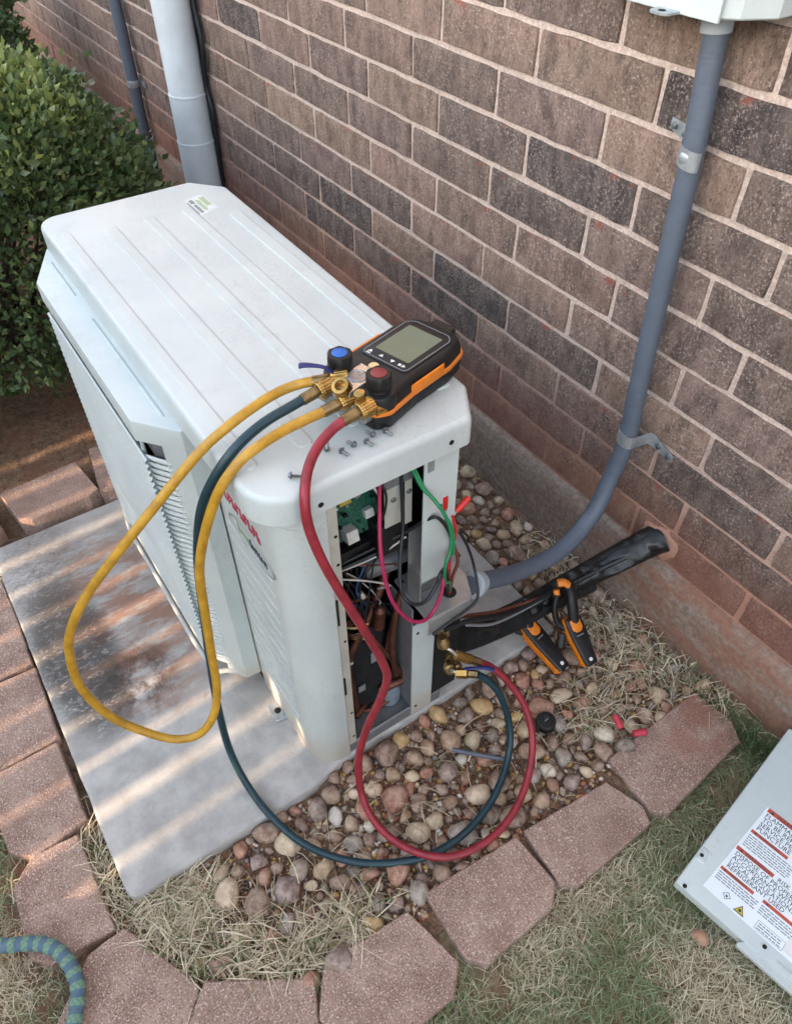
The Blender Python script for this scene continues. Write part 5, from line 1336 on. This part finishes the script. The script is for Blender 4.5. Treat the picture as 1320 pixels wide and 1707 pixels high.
clamp_probe('right clamp thermometer, black with orange jaw tip clipped over the black pipe', (1.550, -0.2080, 0.118), (1.6300, -0.2137, 0.055),
            [('jaw', [(1.558, -0.207, 0.108), (1.543, -0.204, 0.138), (1.529, -0.200, 0.162), (1.520, -0.202, 0.178)], 0.0115, 'black_plastic'), ('lower_jaw', [(1.560, -0.214, 0.090), (1.540, -0.232, 0.105), (1.524, -0.232, 0.135), (1.515, -0.222, 0.160)], 0.0085, 'black_plastic'),
             ('jaw_tip', [(1.521, -0.202, 0.178), (1.513, -0.208, 0.184), (1.507, -0.218, 0.182)], 0.0085, 'orange_plastic'), ('jaw_tip', [(1.517, -0.224, 0.158), (1.510, -0.222, 0.168)], 0.0065, 'orange_plastic'), ('grip', [(1.556, -0.232, 0.085), (1.568, -0.244, 0.066)], 0.0085, 'black_plastic')], (1.58, -0.20, 0.03), True)

# ------------------------------------------------------------------ small things on the gravel
cap = thing('valve_cap', 'round black ribbed plastic cap lying on the gravel right of the red hose', 'cap', (1.658, -0.354, 0.012))
k_ = MB(); k_.lathe((1.658, -0.354, 0.012), (1.660, -0.357, 0.05), [(0, 0.0175), (0.002, 0.0185), (0.018, 0.0182), (0.0205, 0.0165), (0.021, 0.0125), (0.018, 0.0115)], 40, lambda j: 1 + (0.025 if j % 2 else 0)); k_.build('rim', 'black_plastic', cap, 25)
k_ = MB(); k_.lathe((1.658, -0.354, 0.030), (1.660, -0.357, 0.06), [(0, 0.0112), (0.0015, 0.0112), (0.002, 0.0075), (0.0012, 0.0065), (0.001, 0.002)], 24); k_.build('insert', 'black_plastic', cap, 25)
k_ = MB(); k_.box((-0.0008, -0.004, 0), (0.0008, 0.004, 0.003), Matrix.Translation((1.6592, -0.3552, 0.032))); k_.build('mark', 'steel', cap, 0)
for a, b, lab in (((1.7218, -0.2400, 0.026), (1.7454, -0.2480, 0.024), 'pink rubber cap on the stones, pointing at the edging block'), ((1.7668, -0.2405, 0.028), (1.7800, -0.2130, 0.028), 'pink rubber cap resting on the edge of the clay-stained edging block')):
    k_ = MB(); k_.lathe(a, b, [(0, 0.0050), (0.001, 0.0062), (0.020, 0.0066), (0.024, 0.0062), (0.0262, 0.0045)], 14)
    tag(k_.build('rubber_cap', 'pink_cap', None, 40), lab, 'cap', 'pink caps on the gravel')
k_ = MB(); k_.tube([(1.606, -0.533, 0.028), (1.640, -0.500, 0.027), (1.675, -0.465, 0.028)], 0.0042, 10, True, 3)
tag(k_.build('plastic_rod', 'conduit_grey', None, 60), 'short grey plastic rod lying on the soil inside the hose loop', 'rod')
k_ = MB(); k_.tube([(2.050, -0.405, 0.018), (2.060, -0.400, 0.024), (2.072, -0.402, 0.020)], lambda t: 0.006 + 0.003 * math.sin(t * 3.1), 8, True, 4, 0.35)
tag(k_.build('wood_chip', 'chip_wood', None, 60), 'brown wood chip on the lawn left of the loose panel', 'wood chip')

# ------------------------------------------------------------------ garden hose
gh = [(1.40, -1.36, 0.026), (1.444, -1.318, 0.026), (1.476, -1.289, 0.028), (1.502, -1.246, 0.030), (1.524, -1.224, 0.034), (1.550, -1.211, 0.036), (1.580, -1.206, 0.036), (1.604, -1.208, 0.036), (1.636, -1.224, 0.034), (1.67, -1.25, 0.03), (1.72, -1.32, 0.02)]
pts = smooth(gh, 34); tb = MB(); tb.tube(pts, 0.0108, 24)
Vh = np.array(tb.v); nr = len(pts)
sl_ = np.concatenate([[0], np.cumsum([(pts[i + 1] - pts[i]).length for i in range(nr - 1)])])
colr = np.ones((nr * 24, 4)); Fh = []
for i in range(nr):
    ph = (sl_[i] % 0.020) / 0.020
    for j in range(24):
        blue = np.array([0.085, 0.145, 0.20]) * (0.85 + 0.3 * ((i * 7 + j * 3) % 5) / 5)
        if ph < 0.48: c_ = np.array([0.17, 0.30, 0.16]) if (j + int(ph * 6)) % 3 < 2 else blue * 1.2
        else: c_ = blue
        colr[i * 24 + j, :3] = c_
        bulge = 1 + 0.06 * math.sin(ph * 2 * math.pi)
        p = Vector(Vh[i * 24 + j]); Vh[i * 24 + j] = pts[i] + (p - pts[i]) * bulge
for i in range(nr - 1):
    for j in range(24):
        k = (j + 1) % 24; Fh.append((i * 24 + j, i * 24 + k, (i + 1) * 24 + k, (i + 1) * 24 + j))
tag(mesh_np('garden_hose', Vh, np.array(Fh), 'pebble', colr), 'blue and green braided garden hose at the lower left corner', 'garden hose')

# ------------------------------------------------------------------ removed service panel with warning label
th = math.atan2(0.169, 0.985)
pn = thing('service_panel', 'loose white metal service panel with warning label on the lawn', 'panel', (1.986, -0.384, 0.0))
PM = Matrix.Translation((1.986, -0.384, 0.050)) @ Matrix.Rotation(th, 4, 'Z') @ Matrix.Rotation(R_(6), 4, 'X')
k_ = MB(); k_.slab(rounded([(0, 0, 0.003), (0.36, 0, 0.003), (0.36, 0.345, 0.003), (0, 0.352, 0.003)], 3), [(0, -0.022), (0, -0.002), (0.0008, -0.0004), (0.002, 0)], PM); po_ = k_.build('sheet', 'white_enamel', pn, 40)
k_ = MB(); k_.slab(rounded([(0.105, -0.0115, 0.004), (0.36, -0.0105, 0.004), (0.36, 0.002, 0.001), (0.118, 0.002, 0.001)], 3), [(0, -0.012), (0, -0.0035), (0.001, -0.0025)], PM); k_.build('lower_lip', 'white_enamel', pn, 30)
k_ = MB(); k_.slab(rounded([(0.0015, 0.050, 0.004), (0.020, 0.052, 0.004), (0.014, 0.076, 0.004), (0.0015, 0.078, 0.004)], 3), [(0, -0.001), (0.002, 0.0012), (0.004, 0.0014)], PM); k_.build('emboss', 'white_enamel', po_, 60)
k_ = MB(); k_.slab(rounded([(0.163, 0.008, 0.001), (0.36, 0.009, 0.001), (0.36, 0.0105, 0.0005), (0.163, 0.0105, 0.0005)], 2), [(0, -0.001), (0, 0.0018)], PM); k_.build('crease', 'white_enamel', po_, 30)
for a_, b_ in ((0.0077, 0.062), (0.0138, 0.0045), (0.1405, 0.0145)):
    k_ = MB(); k_.lathe(PM @ Vector((a_, b_, 0.0005)), PM @ Vector((a_, b_, 0.1)), [(-0.001, 0.0031), (0.0013, 0.0031)], 14); k_.build('screw_hole', 'dark_cavity', po_, 0)
SB = 0.965                                             # the tilted sheet is a little shorter on plan
def B(v): return v * SB
k_ = MB(); k_.slab([(0.0325, B(0.026)), (0.300, B(0.0215)), (0.300, B(0.2095)), (0.042, B(0.2095)), (0.0355, B(0.078))], [(0, 0.0002), (0, 0.0006)], PM); lbo = k_.build('warning_label', 'label_paper', pn, 0)
def bar(x0, y0, x1, y1, mt, z=0.0008, nm='print_bar'):
    k_ = MB(); k_.box((x0, B(y0), 0.0004), (x1, B(y1), z), PM); k_.build(nm, mt, lbo, 0)
def text(s, size, x0, y0, mt, z=0.0010, nm='lettering'):
    cu = bpy.data.curves.new('lettering', 'FONT'); cu.body = s; cu.size = size; cu.resolution_u = 2; cu.offset = 0.0
    ob = bpy.data.objects.new('lettering_tmp', cu); COL.objects.link(ob)
    bpy.context.view_layer.update()
    me = bpy.data.meshes.new_from_object(ob.evaluated_get(bpy.context.evaluated_depsgraph_get()))
    bpy.data.objects.remove(ob); bpy.data.curves.remove(cu)
    me.transform(Matrix.Translation(-Vector(pn.location)) @ PM @ Matrix.Translation((x0, B(y0), z)))
    me.materials.clear(); me.materials.append(MATS[mt])
    o = bpy.data.objects.new(nm, me); COL.objects.link(o); o.parent = lbo
    return o
def tri(x, y, s, mt, z=0.0011):
    k_ = MB(); k_.add([PM @ Vector((x - s, B(y) - s * 0.8, z)), PM @ Vector((x + s, B(y) - s * 0.8, z)), PM @ Vector((x, B(y) + s * 0.9, z))], [(0, 1, 2)]); k_.build('warning_sign', mt, lbo, 0)
def fine(x0, x1, y0, n, dy, seed):
    r = random.Random(seed); k_ = MB()
    for i in range(n):
        x = x0
        while x < x1 - 0.004:
            w = r.uniform(0.003, 0.010); k_.box((x, B(y0 - i * dy), 0.0005), (min(x + w, x1), B(y0 - i * dy + dy * 0.42), 0.0008), PM); x += w + 0.0014
    k_.build('fine_print', 'print_grey', lbo, 0)
bar(0.0449, 0.2015, 0.150, 0.2095, 'print_orange'); tri(0.053, 0.2052, 0.0032, 'print_dark'); text('WARNING', 0.0095, 0.0600, 0.2022, 'print_dark')
for i, s in enumerate(('FLAMMABLE REFRIGERANT USED.', 'TO BE REPAIRED ONLY BY TRAINED', 'SERVICE PERSONNEL. DO NOT', 'PUNCTURE REFRIGERANT TUBING')):
    text(s, 0.0112, 0.0462, 0.1915 - i * 0.0098, 'print_dark')
bar(0.0423, 0.1530, 0.1035, 0.1590, 'print_orange'); tri(0.050, 0.1558, 0.0026, 'print_dark'); text('WARNING', 0.007, 0.056, 0.1537, 'print_dark')
fine(0.043, 0.118, 0.1470, 6, 0.0042, 1)
bar(0.0394, 0.1125, 0.1013, 0.1195, 'print_orange'); tri(0.0475, 0.1158, 0.003, 'print_dark'); text('WARNING', 0.0085, 0.0540, 0.1132, 'print_dark')
text('RISK OF FIRE', 0.0100, 0.108, 0.1128, 'print_dark')
for i, s in enumerate(('DISPOSE OF PROPERLY IN', 'ACCORDANCE WITH FEDERAL OR', 'LOCAL REGULATIONS. FLAMMABLE', 'REFRIGERANT USED')):
    text(s, 0.0105, 0.0425, 0.1030 - i * 0.0088, 'print_dark')
bar(0.0376, 0.0680, 0.0925, 0.0735, 'print_orange'); tri(0.045, 0.0706, 0.0024, 'print_dark'); text('WARNING', 0.0065, 0.0510, 0.0686, 'print_dark')
fine(0.0385, 0.104, 0.0630, 4, 0.0042, 2)
bar(0.1076, 0.0690, 0.180, 0.0745, 'print_orange'); tri(0.115, 0.0716, 0.0024, 'print_dark')
fine(0.109, 0.180, 0.0635, 4, 0.0042, 3)
k_ = MB()
for q_ in ((0.0, 1), (1.571, 1), (3.1416, 1), (4.712, 1)):
    a_ = q_[0]; b_ = a_ + 1.571
    o1 = [(0.0659 + 0.0065 * math.cos(t) * kk, 0.0384 + 0.0065 * math.sin(t) * kk) for t, kk in ((a_, 1), (b_, 1), (b_, 0.84), (a_, 0.84))]
    k_.add([PM @ Vector((x, B(y), 0.0010)) for x, y in o1], [(0, 1, 2, 3)])
k_.lathe(PM @ Vector((0.0659, B(0.0378), 0.0006)), PM @ Vector((0.0659, B(0.0378), 0.1)), [(0, 0.0018), (0.0006, 0.0018)], 10)
k_.build('diamond_sign', 'print_dark', lbo, 0)
tri(0.0903, 0.0351, 0.0085, 'print_dark', 0.0009); tri(0.0903, 0.0349, 0.0066, 'print_yellow', 0.0011)
k_ = MB(); k_.lathe(PM @ Vector((0.0903, B(0.0335), 0.0008)), PM @ Vector((0.0903, B(0.0335), 0.1)), [(0, 0.0022), (0.0006, 0.0022)], 12); k_.build('flame_mark', 'print_dark', lbo, 0)
for x0, y0, x1, y1 in ((0.1164, 0.0272, 0.160, 0.0276), (0.1164, 0.0420, 0.160, 0.0424), (0.1164, 0.0272, 0.1168, 0.0424), (0.1596, 0.0272, 0.160, 0.0424)):
    bar(x0, y0, x1, y1, 'print_dark', nm='print_frame')
fine(0.119, 0.156, 0.0375, 3, 0.0042, 4)
bar(0.160, 0.030, 0.190, 0.052, 'print_white', 0.0009, 'blank_field')
